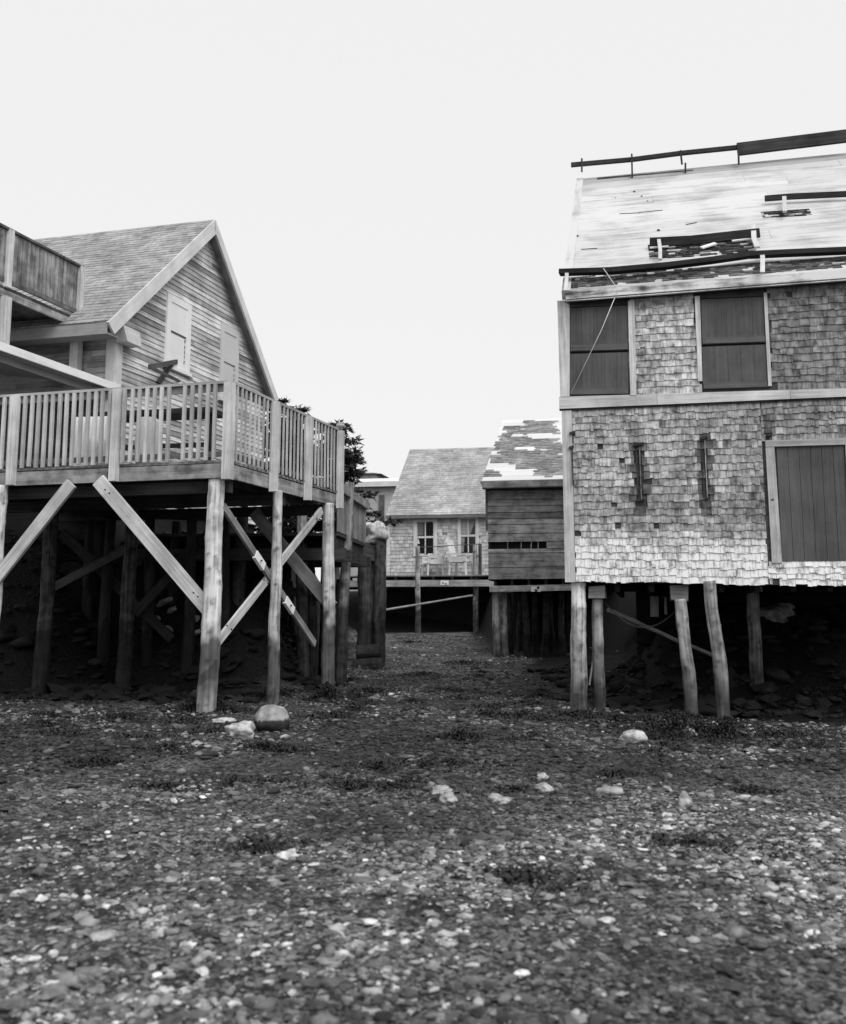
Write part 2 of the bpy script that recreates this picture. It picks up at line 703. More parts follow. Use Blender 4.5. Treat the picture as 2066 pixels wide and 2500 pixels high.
def build_ground():
    def axis(dense0, dense1, step, outer):
        a = list(np.arange(dense0, dense1, step))
        e, st = dense1, step
        while e < outer:
            a.append(e)
            st *= 1.35
            e += st
        a.append(outer)
        e, st, lo = dense0 - step, step, []
        while e > -outer:
            lo.append(e)
            st *= 1.35
            e -= st
        lo.append(-outer)
        return np.array(lo[::-1] + a)
    X = axis(-8.5, 8.5, .075, 1500)
    Y = np.concatenate([[-400, -120, -40, -15, -6, -2, 0, 1], np.arange(1.6, 24, .075), np.arange(24, 44, .2), [46, 50, 60, 80, 120, 200, 400, 900, 2000]])
    gx, gy = np.meshgrid(X, Y)
    Z = gz(gx, gy)
    nx, ny = len(X), len(Y)
    co = np.stack([gx, gy, Z], -1).reshape(-1, 3)
    i = np.arange(ny * nx).reshape(ny, nx)
    q = np.stack([i[:-1, :-1], i[:-1, 1:], i[1:, 1:], i[1:, :-1]], -1).reshape(-1, 4)
    me = bpy.data.meshes.new('ground')
    me.vertices.add(len(co))
    me.vertices.foreach_set('co', co.astype(np.float32).ravel())
    me.loops.add(q.size)
    me.loops.foreach_set('vertex_index', q.astype(np.int32).ravel())
    me.polygons.add(len(q))
    me.polygons.foreach_set('loop_start', np.arange(0, q.size, 4, dtype=np.int32))
    me.polygons.foreach_set('use_smooth', np.ones(len(q), dtype=bool))
    me.update(calc_edges=True)
    at = me.attributes.new('tone', 'FLOAT', 'POINT')
    # dark earth banks, blackened further to paint in shade; the open beach is gravel
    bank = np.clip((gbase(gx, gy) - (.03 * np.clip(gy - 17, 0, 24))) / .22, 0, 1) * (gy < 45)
    under = under_shade_mask(gx, gy)
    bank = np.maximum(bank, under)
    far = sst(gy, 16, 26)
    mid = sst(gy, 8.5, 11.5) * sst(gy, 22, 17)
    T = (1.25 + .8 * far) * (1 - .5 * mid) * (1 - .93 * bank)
    T = T * (1 - .93 * sst(gy, 34.9, 35.6) * (gy < 60))  # shade painted on the ground under the landing stage
    T = T * (1 - .9 * sst(gx, 1.3, 1.9) * sst(gy, 24.2, 25) * (gy < 40))  # shade painted on the ground under and behind the shed
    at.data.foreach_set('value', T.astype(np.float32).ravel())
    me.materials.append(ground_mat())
    o = bpy.data.objects.new('ground', me)
    COL.objects.link(o)
    tag(o, None, None, None, 'structure')


build_ground()


def scatter(name, n, rng, pick, rad_fn, sub, tone_fn, material, label, cat):
    vv, ff = ico(sub)
    base = np.array([tuple(v) for v in vv])
    fa = np.array(ff)
    X, Y = pick(n, rng)
    k = (gbase(X, Y) < .03 * np.clip(Y - 17, 0, 24) + .1) & (rng.uniform(0, 1, len(X)) > under_shade_mask(X, Y) * .93) & (Y < 35)
    if not SKIP:
        X, Y = X[k], Y[k]
    n = len(X)
    r = rad_fn(n, rng, Y)
    Z = gz(X, Y)
    B = np.repeat(base[None], n, 0)
    jit = 1 + rng.uniform(-.36, .36, (n, len(base), 1))
    B = B * jit
    sx, sy, sz = rng.uniform(.75, 1.6, n), rng.uniform(.6, 1.15, n), rng.uniform(.28, .62, n)
    B = B * np.stack([sx, sy, sz], -1)[:, None, :] * r[:, None, None]
    tl = rng.normal(0, .22, n)
    ct, st_ = np.cos(tl)[:, None], np.sin(tl)[:, None]
    y, z = B[:, :, 1] * ct - B[:, :, 2] * st_, B[:, :, 1] * st_ + B[:, :, 2] * ct
    a = rng.uniform(0, 6.283, n)
    ca, sa = np.cos(a)[:, None], np.sin(a)[:, None]
    x2, y2 = B[:, :, 0] * ca - y * sa, B[:, :, 0] * sa + y * ca
    P = np.stack([x2 + X[:, None], y2 + Y[:, None], z + (Z + r * .18)[:, None]], -1).reshape(-1, 3)
    F = (fa[None] + (np.arange(n) * len(base))[:, None, None]).reshape(-1, 3)
    T = np.repeat(tone_fn(n, rng, X, Y), len(base))
    me = bpy.data.meshes.new(name)
    me.vertices.add(len(P))
    me.vertices.foreach_set('co', P.astype(np.float32).ravel())
    me.loops.add(F.size)
    me.loops.foreach_set('vertex_index', F.astype(np.int32).ravel())
    me.polygons.add(len(F))
    me.polygons.foreach_set('loop_start', np.arange(0, F.size, 3, dtype=np.int32))
    me.polygons.foreach_set('use_smooth', np.repeat(rng.uniform(0, 1, n) > .6, len(fa)))
    me.update(calc_edges=True)
    at = me.attributes.new('tone', 'FLOAT', 'POINT')
    at.data.foreach_set('value', T.astype(np.float32))
    me.uv_layers.new(name='uv')
    me.materials.append(MATS[material])
    o = bpy.data.objects.new(name, me)
    COL.objects.link(o)
    return tag(o, label, cat, None, 'stuff')


def picker(y0, y1, spread, edge=.44, pad=1.0, clump=True):
    def f(n, rng):
        Y = y0 + (y1 - y0) * rng.uniform(0, 1, n) ** spread
        X = rng.uniform(-1, 1, n) * (edge * Y + pad)
        if clump:
            k = fbm(X * .8, Y * .8, 21, 3)
            keep = rng.uniform(0, 1, n) < sst(k, .30, .54) * .85 + .17
            X, Y = X[keep], Y[keep]
        return X, Y
    return f


def stone_tone(n, rng, X, Y):
    t = np.exp(rng.normal(-1.30, .55, n))
    pale = rng.uniform(0, 1, n) < .03
    t = np.where(pale, rng.uniform(.8, 1.25, n), t)
    k = sst(fbm(X * .5, Y * .5, 5, 3), .36, .6)
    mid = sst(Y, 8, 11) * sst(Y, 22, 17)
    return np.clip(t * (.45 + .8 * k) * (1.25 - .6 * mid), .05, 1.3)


rng = np.random.default_rng(5)
SKIP = False
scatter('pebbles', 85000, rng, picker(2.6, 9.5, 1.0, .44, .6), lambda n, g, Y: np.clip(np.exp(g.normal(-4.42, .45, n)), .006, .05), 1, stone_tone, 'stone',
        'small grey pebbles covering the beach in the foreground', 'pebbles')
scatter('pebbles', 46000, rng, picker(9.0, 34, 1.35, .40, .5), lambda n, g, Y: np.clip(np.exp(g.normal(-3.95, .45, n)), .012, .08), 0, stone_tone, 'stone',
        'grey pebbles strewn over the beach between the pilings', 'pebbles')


def pick_bank(n, rng):
    X = np.concatenate([rng.uniform(-9, -1.6, n // 2), rng.uniform(2.0, 8.5, n // 2)])
    Y = rng.uniform(14.6, 21, len(X))
    k = rng.uniform(0, 1, len(X)) < under_shade_mask(X, Y)
    return X[k], Y[k]


def scatter_rubble():
    global SKIP
    SKIP = True
    scatter('rubble', 2600, rng, pick_bank, lambda n, g, Y: np.clip(np.exp(g.normal(-2.55, .45, n)), .03, .2), 1,
            lambda n, g, X, Y: np.exp(g.normal(-4.3, .55, n)), 'stone', 'rubble toned dark for shade on the banks beneath the deck and the fish house', 'rubble')  # very low tone paints the shade into the stones
    SKIP = False


SKIP = False
scatter_rubble()


def weed_clumps():
    m = MB()
    R = random.Random(3)
    spots = []
    for p, r, k in ((zD(128, 1872), .30, 500), (zD(655, 1785), .24, 300), (zD(1095, 1790), .24, 300), (zD(1180, 1700), .14, 120),
                    ((1500, 1760), .5, 400), ((1650, 1785), .6, 500), ((1780, 1800), .6, 500), ((1405, 1750), .3, 200),
                    ((240, 1865), .3, 120), ((690, 1832), .22, 90), ((400, 1925), .22, 70), ((900, 1480 + 210), .3, 120),
                    ((1120, 1800), .22, 80), ((930, 1880), .35, 110), ((1030, 1650), .4, 120), ((1110, 1690), .35, 110), ((820, 1750), .4, 120),
                    ((1000, 1570), .6, 150), ((1130, 1620), .6, 150), ((560, 1700), .4, 130), ((300, 1755), .35, 100), ((240, 1700), .6, 160),
                    ((1300, 1800), .3, 60), ((1210, 1730), .6, 200), ((1320, 1700), .7, 250), ((640, 2080), .3, 90), ((1290, 2150), .3, 90), ((1700, 2060), .35, 100)):
        spots.append((ground_hit(p), r, k))
    for _ in range(75):
        y = R.uniform(8.5, 22)
        x = R.uniform(-.36, .36) * y
        if gbase(x, y) < .25:
            spots.append((V((x, y, 0)), R.uniform(.1, .4), R.randint(25, 90)))
    for c, r, k in spots:
        for _ in range(int(k * 2.2)):
            a, d = R.uniform(0, 6.28), abs(R.gauss(0, .55)) * r
            x, y = c.x + math.cos(a) * d * 1.7, c.y + math.sin(a) * d
            hz = .22 if k in (500, 300) else (.05 if c.y > 9 else .02)
            z = gzs(x, y) + .01 + R.random() * hz * max(0, 1 - d / (r * .8))
            b, L, w = R.uniform(0, 6.28), R.uniform(.03, .09), R.uniform(.005, .014)
            e = V((math.cos(b), math.sin(b), R.uniform(-.25, .25)))
            s_ = V((-math.sin(b), math.cos(b), R.uniform(-.5, .5)))
            P = V((x, y, z))
            m.poly([P - s_ * w, P + e * L * .5 - s_ * w + UP * .02, P + e * L * .5 + s_ * w + UP * .02, P + s_ * w], [(0, 0)] * 4, 1.0)
            m.poly([P + e * L * .5 - s_ * w + UP * .02, P + e * L, P + e * L * .5 + s_ * w + UP * .02], [(0, 0)] * 3, 1.0)
    tag(m.build('seaweed', 'weed'), 'dark seaweed lying in clumps on the beach and round the pilings', 'seaweed', None, 'stuff')


weed_clumps()

# ================================================================== LEFT HOUSE
A16 = rad(16.3)
GD = V((math.sin(A16), math.cos(A16), 0))           # away from the camera, along the gable wall
FD = V((math.cos(A16), -math.sin(A16), 0))          # to the right, along the deck front
L0 = dep((281, 900), 19.0)
L0.z = 0
FG = Fr(L0, GD, UP)                                 # gable wall, normal to the right-front
assert FG.N.x > .5
FGr = Fr(L0 + FG.N * .25, GD, UP)                   # plane of the bargeboards
DECK_Z = 3.2
house = thing('wooden_house', (L0.x, L0.y, 2.6), 'weathered clapboard house with steep shingled gable roof above the raised deck', 'house')
ap = FGr.st(zA(1182, 108))
el = FGr.st(zA(405, 850))
er0 = FGr.st(zA(1652, 1445))
kz = (er0[0] - ap[0]) / (ap[1] - er0[1])
er = (ap[0] + kz * (ap[1] - el[1]), el[1])
RUNL, RUNR, RISE = ap[0] - el[0], er[0] - ap[0], ap[1] - el[1]
print('gable', ap, el, er, er0)
# wall
mb = MB()
wl = lambda z: 0.0 if z < el[1] else min(ap[0], max(0.0, el[0] + RUNL * (z - el[1]) / RISE + .10))
wr_ = lambda z: (er[0] - .25) if z < el[1] else max(ap[0], min(er[0] - .25, er[0] - RUNR * (z - el[1]) / RISE - .10))
clapboards(mb, FG, 3.22, ap[1] - .12, .105, wl, wr_, .022, lambda z, R: R.choice([.55, .8, .95, 1, 1.05, 1.15, 1.25]) * (.85 + .3 * mn.noise(V((z * 1.3, 2, 5)))), 4)
part(mb, 'gable_wall', 'clapboard', house)
mb = MB()   # solid wall behind the boards + the other walls
gp = [FG.pt(0, 3.2), FG.pt(er[0] - .25, 3.2), FG.pt(er[0] - .25, el[1]), FG.pt(ap[0], ap[1] - .15), FG.pt(0, el[1])]
mb.poly([p - FG.N * .004 for p in gp], [(0, 0)] * 5, .5)
HL = 11.0
backl = L0 - FD * HL
ws = er[0] - .25
for a, b in ((L0 + GD * ws, L0 + GD * ws - FD * HL), (L0 - FD * HL, L0 + GD * ws - FD * HL)):
    n = (b - a).normalized().cross(UP)
    q = [V((a.x, a.y, 3.2)), V((b.x, b.y, 3.2)), V((b.x, b.y, el[1])), V((a.x, a.y, el[1]))]
    mb.prism(q, n, -.08, .08, .6)
part(mb, 'rear_walls', 'clapboard', house)
FS = Fr(L0 - FD * HL, FD, UP)                       # long side wall, faces the camera
mb = MB()
clapboards(mb, FS, 3.22, el[1] + .25, .105, lambda z: 0.0, lambda z: HL, .022, lambda z, R: R.uniform(.35, .75), 8)
mb.prism([FS.pt(0, 3.2), FS.pt(HL, 3.2), FS.pt(HL, el[1] + .25), FS.pt(0, el[1] + .25)], FS.N, -.06, -.002, .5)
part(mb, 'side_wall', 'clapboard', house)
mb = MB()
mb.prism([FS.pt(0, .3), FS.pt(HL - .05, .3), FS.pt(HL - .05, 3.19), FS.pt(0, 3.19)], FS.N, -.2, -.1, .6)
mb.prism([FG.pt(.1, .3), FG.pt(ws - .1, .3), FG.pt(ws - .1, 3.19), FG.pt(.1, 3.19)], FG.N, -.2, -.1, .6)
part(mb, 'added_light_block', 'black_wood', house)  # black boards added to stop light leaking in below the house
# roof
eL, aP, eR = FGr.pt(*el), FGr.pt(*ap), FGr.pt(*er)
RL = HL + .3
upL = (aP - eL)
FRf = Fr(eL - FD * RL, FD, upL)
SLn = upL.length
mb = MB()
mb.prism([FRf.pt(0, 0), FRf.pt(RL, 0), FRf.pt(RL, SLn), FRf.pt(0, SLn)], FRf.N, -.07, -.002, .8)
shingles(mb, FRf, RL - 9.5, RL, lambda s: .0, lambda s: SLn, .135, .14, .34, .012,
         lambda s, t, R: (R.uniform(.78, 1.12)) * (.96 + .25 * mn.noise(V((s * .9, t * .9, 3)))), None, .006, 0, 5)
FRb = Fr(aP, -FD, (eR - aP))
nb = FRb.N if FRb.N.z > 0 else -FRb.N
LB = (eR - aP).length
mb.prism([aP, aP - FD * RL, eR - FD * RL, eR], nb, -.07, 0, .8)
part(mb, 'roof', 'shingle_roof', house)
mb = MB()   # bargeboards on both rakes and eave return
for e_, w_ in ((eL, .26), (eR, .2)):
    d = (aP - e_).normalized()
    dn = V((d.x, d.y, d.z)).cross(FG.N)
    if dn.z > 0:
        dn = -dn
    q = [e_ - d * .05, aP + UP * .0, aP + dn * w_ * .2 - UP * w_ * 1.05, e_ + dn * w_]
    mb.prism(q, FG.N, -.02, .03, 1.0)
    q2 = [e_ - d * .02 + dn * .02, aP - UP * .03, aP - UP * .03 - FG.N * .25, e_ - FG.N * .25 + dn * .02]
    mb.prism(q2, dn, 0, .025, .8)
part(mb, 'bargeboard', 'trim_grey', house)
mb = MB()   # eave board and soffit along the long side
mb.bar(eL - UP * .13 - FD * .02, eL - UP * .13 - FD * RL, .03, .2, tone=.5)
sf = [eL - UP * .22, eL - UP * .22 - FD * RL, eL - UP * .22 - FD * RL + GD * .34, eL - UP * .22 + GD * .34]
mb.prism(sf, UP, -.015, .015, .35)
part(mb, 'eave_board', 'trim_grey', house)
mb = MB()
mb.prism([FG.pt(-.02, 3.22, 0), FG.pt(.17, 3.22, 0), FG.pt(.17, el[1] + .1, 0), FG.pt(-.02, el[1] + .1, 0)], FG.N, .0, .035, 1.0)
mb.prism([FS.pt(HL - .18, 3.22), FS.pt(HL, 3.22), FS.pt(HL, el[1]), FS.pt(HL - .18, el[1])], FS.N, .0, .035, .9)
mb.prism([FG.pt(-.06, el[1] - .22, 0), FG.pt(.42, el[1] - .22, 0), FG.pt(.34, el[1] + .04, 0), FG.pt(-.22, el[1] + .04, 0)], FG.N, .036, .27, .95)
part(mb, 'corner_board', 'trim_grey', house)


def gable_window(c4, meet, vert, label, tone):
    q = [FG.st(p, .05) for p in c4]           # ll, lr, ur, ul
    z0, z1 = (q[0][1] + q[1][1]) / 2, (q[2][1] + q[3][1]) / 2
    s0, s1 = (q[0][0] + q[3][0]) / 2, (q[1][0] + q[2][0]) / 2
    P = lambda a, b, o=0: FG.pt(s0 + (s1 - s0) * a, z0 + (z1 - z0) * b, o)
    f = MB()
    for a0, a1, b0, b1 in ((0, .16, 0, 1), (.84, 1, 0, 1), (.16, .84, .90, 1), (.16, .84, 0, .07)):
        f.prism([P(a0, b0), P(a1, b0), P(a1, b1), P(a0, b1)], FG.N, .0, .055, tone)
    f.prism([P(-.05, -.05), P(1.05, -.05), P(1.05, 0), P(-.05, 0)], FG.N, 0, .09, tone)
    w = part(f, 'window', 'trim_white', house, label)
    s = MB()
    s.prism([P(.16, .5), P(.84, .5), P(.84, .90), P(.16, .90)], FG.N, .0, .040, tone * .98)
    s.prism([P(.16, .07), P(.78, .07), P(.78, .465), P(.16, .465)], FG.N, .0, .026, tone * .96)
    part(s, 'blind', 'trim_white', w)
    g = MB()
    g.prism([P(.16, .455), P(.84, .455), P(.84, .5), P(.16, .5)], FG.N, .0, .012, .5)
    g.prism([P(.78, .07), P(.84, .07), P(.84, .455), P(.78, .455)], FG.N, .0, .012, .5)
    part(g, 'sash_gap', 'dark_wood', w)
    return w


gable_window([zA(820, 1150), zA(1000, 1245), zA(1015, 735), zA(845, 645)], 0, 0, 'taller white window with drawn white blind', 1.0)
gable_window([zA(1222, 1400), zA(1350, 1460), zA(1365, 930), zA(1240, 865)], 0, 0, 'grey framed window half hidden behind the deck railing', .72)
mb = MB()    # bracket under the white window
w0, w1, w2 = FG.hit(zA(905, 1150), .05), FG.hit(zA(770, 1305), .05), FG.hit(zA(925, 1292), .05)
tip = FG.hit(zA(705, 1188), .55)
mb.bar(w0, tip, .05, .09)
mb.bar(FG.hit(zA(870, 1165), .12), w1, .05, .09)
mb.bar(tip, w2, .04, .05)
part(mb, 'bracket', 'dark_wood', house)

# porch roof in front of the long side wall, level with the gable plane
pz = FG.st(zA(15, 1160))[1]
mb = MB()
pa, pb = FG.pt(.15, pz), FG.pt(-4.2, pz)
qd = [pb, pa, pa - FD * 3.2 + UP * .5, pb - FD * 3.2 + UP * .5]
mb.prism(qd, UP, -.05, .0, .6)
mb.bar(pa + FD * .02 - UP * .05, pb + FD * .02 - UP * .05, .04, .13, tone=1.3)
mb.bar(pa + FD * -.1 - UP * .2, pb - FD * .1 - UP * .2, .05, .12, tone=.25)
part(mb, 'porch_roof', 'trim_grey', house)
mb = MB()
mb.prism([FS.pt(HL - 5.5, DECK_Z + .1), FS.pt(HL - .3, DECK_Z + .1), FS.pt(HL - .3, pz - .1), FS.pt(HL - 5.5, pz - .1)], FS.N, .0, .03, .9)
part(mb, 'porch_doors', 'dark_wood', house)

# upper balcony
bx0 = FS.hit((200, 850))
FBk = Fr(V((bx0.x, bx0.y, 0)), GD, UP)
bal = None
z1 = FBk.st(zA(205, 458))[1]
z2 = FBk.st(zA(205, 840))[1]
z3 = FBk.st(zA(205, 912))[1]
mb = MB()
e0, e1 = FBk.pt(-.12, 0), FBk.pt(-4.0, 0)
at_ = lambda p, z: V((p.x, p.y, z))
mb.prism([at_(e1, z3), at_(e0, z3), at_(e0, z2), at_(e1, z2)], FBk.N, -.05, 0, 1.0)
mb.prism([at_(e1, z2), at_(e0, z2), at_(e0, z2) - FD * 2.6, at_(e1, z2) - FD * 2.6], UP, -.06, -.002, .3)
bal = part(mb, 'balcony', 'rim_wood', house)
mb = MB()
mb.bar(at_(e0, z1) + FD * .0, at_(e1, z1), .10, .04, tone=.35)
mb.bar(at_(e0, z2 + .1), at_(e1, z2 + .1), .04, .08, tone=.5)
for k in range(32):
    p = e0.lerp(e1, (k + 1.6) / 34)
    mb.bar(at_(p, z2 + .14), at_(p, z1 - .03), .1, .02, up=FD, tone=random.uniform(.7, .95))
o_ = part(mb, 'balcony_railing', 'rim_wood', bal)
for k, s in enumerate((-.17, -2.2)):
    mb = MB()
    p = FBk.pt(s, 0)
    mb.bar(at_(p, z2 - .02), at_(p, z1 + .0), .13, .13, up=FD, tone=1.1)
    mb.bar(at_(p, pz + .05), at_(p, z3 - .003), .16, .16, up=FD, tone=1.0)
    part(mb, 'balcony_post', 'rail_wood', bal)

# ================================================================== RAISED DECK
C0 = dep((552, 1166), 14.0)
ZB = C0.z
C0.z = 0
ZR = dep((560, 930), 14.0).z
RIGHT = 4.04
FRONT = 5.2
deck = thing('raised_deck', (C0.x, C0.y, 0), 'raised wooden deck with baluster railing on tall log posts', 'deck')
print('deck', C0, ZB, ZR)
ZT = ZB + .19
FLp = C0 - FD * FRONT
P1 = C0 + GD * RIGHT
lv = lambda p, z: V((p.x, p.y, z))
SAG = .0
mb = MB()
nb_ = int(RIGHT / .14)
for k in range(nb_):
    a = C0 + GD * (RIGHT * k / nb_ + .07)
    mb.bar(lv(a + FD * .03, ZT + .03), lv(a - FD * FRONT, ZT + .03), .134, .035, tone=random.uniform(.7, 1.1))
part(mb, 'deck_boards', 'grey_wood', deck)
mb = MB()
for k in range(9):
    a = C0 - FD * (.4 + k * .6)
    mb.bar(lv(a + GD * .05, ZB + .085), lv(a + GD * (RIGHT - .05), ZB + .085), .05, .17, tone=.6)
for d_ in (.25, 2.0, 3.8):
    a = C0 + GD * d_
    mb.bar(lv(a - FD * .05, ZB - .09), lv(a - FD * FRONT, ZB - .09), .12, .16, tone=.6)
part(mb, 'joists', 'dark_wood', deck)
mb = MB()
mb.bar(lv(C0 + FD * .025, ZB + .095), lv(FLp, ZB + .085), .05, .19, tone=.95)
part(mb, 'rim_joist', 'rim_wood', deck)
mb = MB()
mb.bar(lv(C0 + GD * .03, ZB + .095), lv(P1, ZB + .085), .05, .19, tone=1.2)
part(mb, 'rim_joist', 'rim_wood', deck)
for a, b in ((C0 + FD * .05 + GD * .02, FLp), (C0 - GD * .02, P1)):
    mb = MB()
    mb.bar(lv(a, ZR - .02), lv(b, ZR - .02), .13, .036, tone=.75)
    mb.bar(lv(a, ZR - .09), lv(b, ZR - .09), .04, .085, tone=.5)
    part(mb, 'top_rail', 'rail_wood', deck)
    mb = MB()
    mb.bar(lv(a, ZT + .13), lv(b, ZT + .13), .035, .07, tone=.35)
    part(mb, 'bottom_rail', 'rail_wood', deck)


def baluster_mesh(w, h):
    m = MB()
    m.bar(V((0, 0, 0)), V((0, 0, h)), w, w, up=V((1, 0, 0)))
    return m


n_b = 0
gapf = [(1.66, 1.86), (.98, 1.06)]
H_b = ZR - .05 - (ZT + .06)
for side, Ltot in (('f', FRONT), ('r', RIGHT)):
    d = .16
    step = .113 if side == 'f' else .14
    while d < Ltot - .05:
        if not (side == 'f' and abs(d - .72) < .05):
            p = (C0 - FD * d - GD * .055) if side == 'f' else (C0 + GD * d + FD * .055)
            m = MB()
            jt = random.uniform(-.008, .008)
            b0 = lv(p, ZT + .05 + random.uniform(-.015, .01))
            m.bar(b0, lv(p, ZR - .045) + FD * jt, .043 if side == 'f' else .036, .043 if side == 'f' else .02, up=FD, tone=random.uniform(.72, 1.12))
            if n_b < 92:
                part(m, 'baluster', 'rail_wood', deck)
            n_b += 1
        d += step
print('balusters', n_b)
pp = []
for px_ in (395, 990):
    pass
t_front = lambda x: None
for d_, w_, dn in ((.0, .14, .16), (1.62, .115, .02), (3.24, .115, .02), (4.86, .115, .02)):
    p = C0 - FD * d_ - GD * (.085 if d_ else .06) + (FD * .05 if d_ == 0 else V())
    m = MB()
    m.bar(lv(p, ZB - dn * .2), lv(p, ZR - .038), w_, w_ * .8, up=FD, tone=1.12)
    part(m, 'railing_post', 'rail_wood', deck)
for d_ in (1.32, 2.6, 4.0):
    p = C0 + GD * d_ + FD * .085
    m = MB()
    m.bar(lv(p, ZB - .05), lv(p, ZR - .038), .10, .10, up=FD, tone=1.15)
    part(m, 'railing_post', 'rail_wood', deck)
rk = lv(C0 + GD * 4.0 + FD * .08, ZR + .045)
m = rock_mb(rk, (.075, .075, .06), 4, .15, 1.3)
part(m, 'post_knob', 'grey_wood', deck)

# log posts
t1, t2, t3 = C0 + GD * .12 - FD * .12, None, None
Pt = [dep(zD(228, 20), 14.15), dep(zD(705, 190), 15.55), dep(zD(1105, 270), 17.46)]
Pb = [dep(zD(140, 1878), 13.95), dep(zD(664, 1775), 15.55), dep(zD(1108, 1785), 17.46)]
for k, (a, b, r0, r1, td, bs) in enumerate(((Pt[0], Pb[0], .108, .128, .86, .42), (Pt[1], Pb[1], .068, .092, .8, None), (Pt[2], Pb[2], .092, .108, 1.15, None))):
    a.z = ZB - .003
    b.z = gzs(b.x, b.y) - .25
    log_part(deck, 'log_post', a, b, r0, r1, 'log_pale', 11 + k, tide(td, .17, .3, k + 2, bs), None, .09)
# a log post of the deck further left, and two further back
for k, (p, Y, mt) in enumerate((((-42, 1760), 14.9, 'log_pale'), ((300, 1640), 17.2, 'log_dark'), ((100, 1640), 16.7, 'log_dark'), ((575, 1650), 18.6, 'log_dark'))):
    b = dep(p, Y)
    a = b + UP * 1
    a.z, b.z = ZB - .003, gzs(b.x, b.y) - .2
    log_part(deck, 'log_post', a + FD * .06, b, .10, .12, mt, 31 + k, tide(.9, .25, .3, k + 9))


for k, (px_, Y) in enumerate(((205, 18.4), (250, 17.9), (360, 18.2), (415, 18.7), (455, 17.8), (545, 18.2))):
    b = dep((px_, 1640), Y)
    a = b + V((.05 * math.sin(k * 2.3), 0, 0))
    a.z, b.z = ZB - .2, gzs(b.x, b.y) - .2
    log_part(deck, 'log_post', a, b, .08, .10, 'black_wood', 231 + k, tide(.9, .4, .3, k))  # rear logs blackened to paint in the shade under the deck


def brace(parent, p0, p1, w, th, material, tone=1.0, up=GD, name='brace', label=None):
    m = MB()
    m.bar(p0, p1, th, w, up=(p1 - p0).cross(up), tone=tone)
    return part(m, name, material, parent, label)


q0 = C0 - FD * 1.86 + GD * .0
brace(deck, lv(dep((240, 1172), 14.35), 0) + UP * dep((240, 1172), 14.35).z, dep((516, 1496), 14.22), .185, .055, 'pale_wood', 1.08)
brace(deck, dep((175, 1180), 14.55), dep((-30, 1440), 14.85), .17, .055, 'pale_wood', .9)
br2 = brace(deck, dep((545, 1236), 14.3), dep((768, 1572), 16.9), .105, .045, 'grey_wood', .8, FD)
brace(deck, dep(zD(215, 1370), 14.2), dep(zD(1050, 310), 17.3), .115, .045, 'pale_wood', 1.05, FD)
brace(deck, dep((620, 1250), 17.75), dep((812, 1482), 17.62), .20, .06, 'grey_wood', .8)
brace(deck, dep((330, 1330), 17.5), dep((120, 1440), 18.0), .14, .05, 'dark_wood', .6)
for p_, q_, Ya, Yb in (((150, 1300), (420, 1560), 17.9, 18.1), ((520, 1290), (330, 1500), 18.3, 17.9), ((180, 1250), (560, 1262), 18.0, 17.8)):
    brace(deck, dep(p_, Ya), dep(q_, Yb), .15, .06, 'black_wood', 1.2)  # rear braces blackened for painted shade too
d2 = dep((768, 1572), 16.9) - dep((545, 1236), 14.3)
for k, t_ in enumerate((.36, .69)):
    m = MB()
    c = dep((545, 1236), 14.3) + d2 * t_
    nn = d2.normalized().cross(FD.cross(d2).normalized()) if False else FD
    cc = c - GD * .0 + (CAM - c).normalized() * .03
    u_ = d2.normalized()
    m.bar(cc - u_ * .15, cc + u_ * .15, .05, .125, up=u_.cross(FD), tone=1.15)
    pl_ = part(m, 'splice_plate', 'trim_white', deck, 'white plate bolted on the thin brace')
    m = MB()
    for s_ in (-.035, .035):
        b_ = cc + (CAM - c).normalized() * .02 + RC * s_ - FD * .0
        m.tube([b_, b_ + (CAM - c).normalized() * .03], .014, 8)
    part(m, 'bolts', 'iron', pl_)

for q, Y in (((262, 1200), 14.25), ((478, 1452), 14.08), ((650, 1420), 15.2), ((560, 1532), 14.15), ((770, 1262), 17.1), ((795, 1462), 17.5)):
    m = MB()
    for sx in (-.03, .03):
        b_ = dep(q, Y) + RC * sx - UP * sx * .8
        v_ = (CAM - b_).normalized()
        m.tube([b_, b_ + v_ * .07], .013, 8)
    part(m, 'bolts', 'iron', deck)
# furniture behind the railing
ty = 15.25
tb = thing('long_table', lv(dep((300, 1020), ty), DECK_Z), 'long dark table standing behind the front railing of the deck', 'table')
a, b = dep(zB(120, 300), ty + .35), dep(zB(960, 248), ty - .2)
zt_ = (a.z + b.z) / 2
m = MB()
m.bar(lv(a, zt_), lv(b, zt_), .55, .07)
part(m, 'tabletop', 'black_wood', tb)
m = MB()
m.bar(lv(a, zt_ - .47) - GD * .1, lv(b, zt_ - .47) - GD * .1, .05, .06)
part(m, 'stretcher', 'black_wood', tb)
for t_ in (.06, .5, .94):
    p = a.lerp(b, t_)
    m = MB()
    m.bar(lv(p, ZT + .045), lv(p, zt_ - .037), .07, .07, up=FD)
    part(m, 'table_leg', 'black_wood', tb)


def tub(p, Y, w, h, label):
    c = dep(p, Y)
    m = MB()
    prof = [(0, .80), (.08, .93), (.5, 1.0), (.85, .97), (.96, .86), (1.0, .6)]
    z0 = ZT + .05
    seg = 24
    rings = [(w / 2 * r, z0 + h * t) for t, r in prof]
    m.tube([V((c.x, c.y, z)) for r, z in rings], [r for r, z in rings], seg)
    o = m.build('storage_tub', 'plastic_white', None, origin=V((c.x, c.y, z0)))
    return tag(o, label, 'tub')


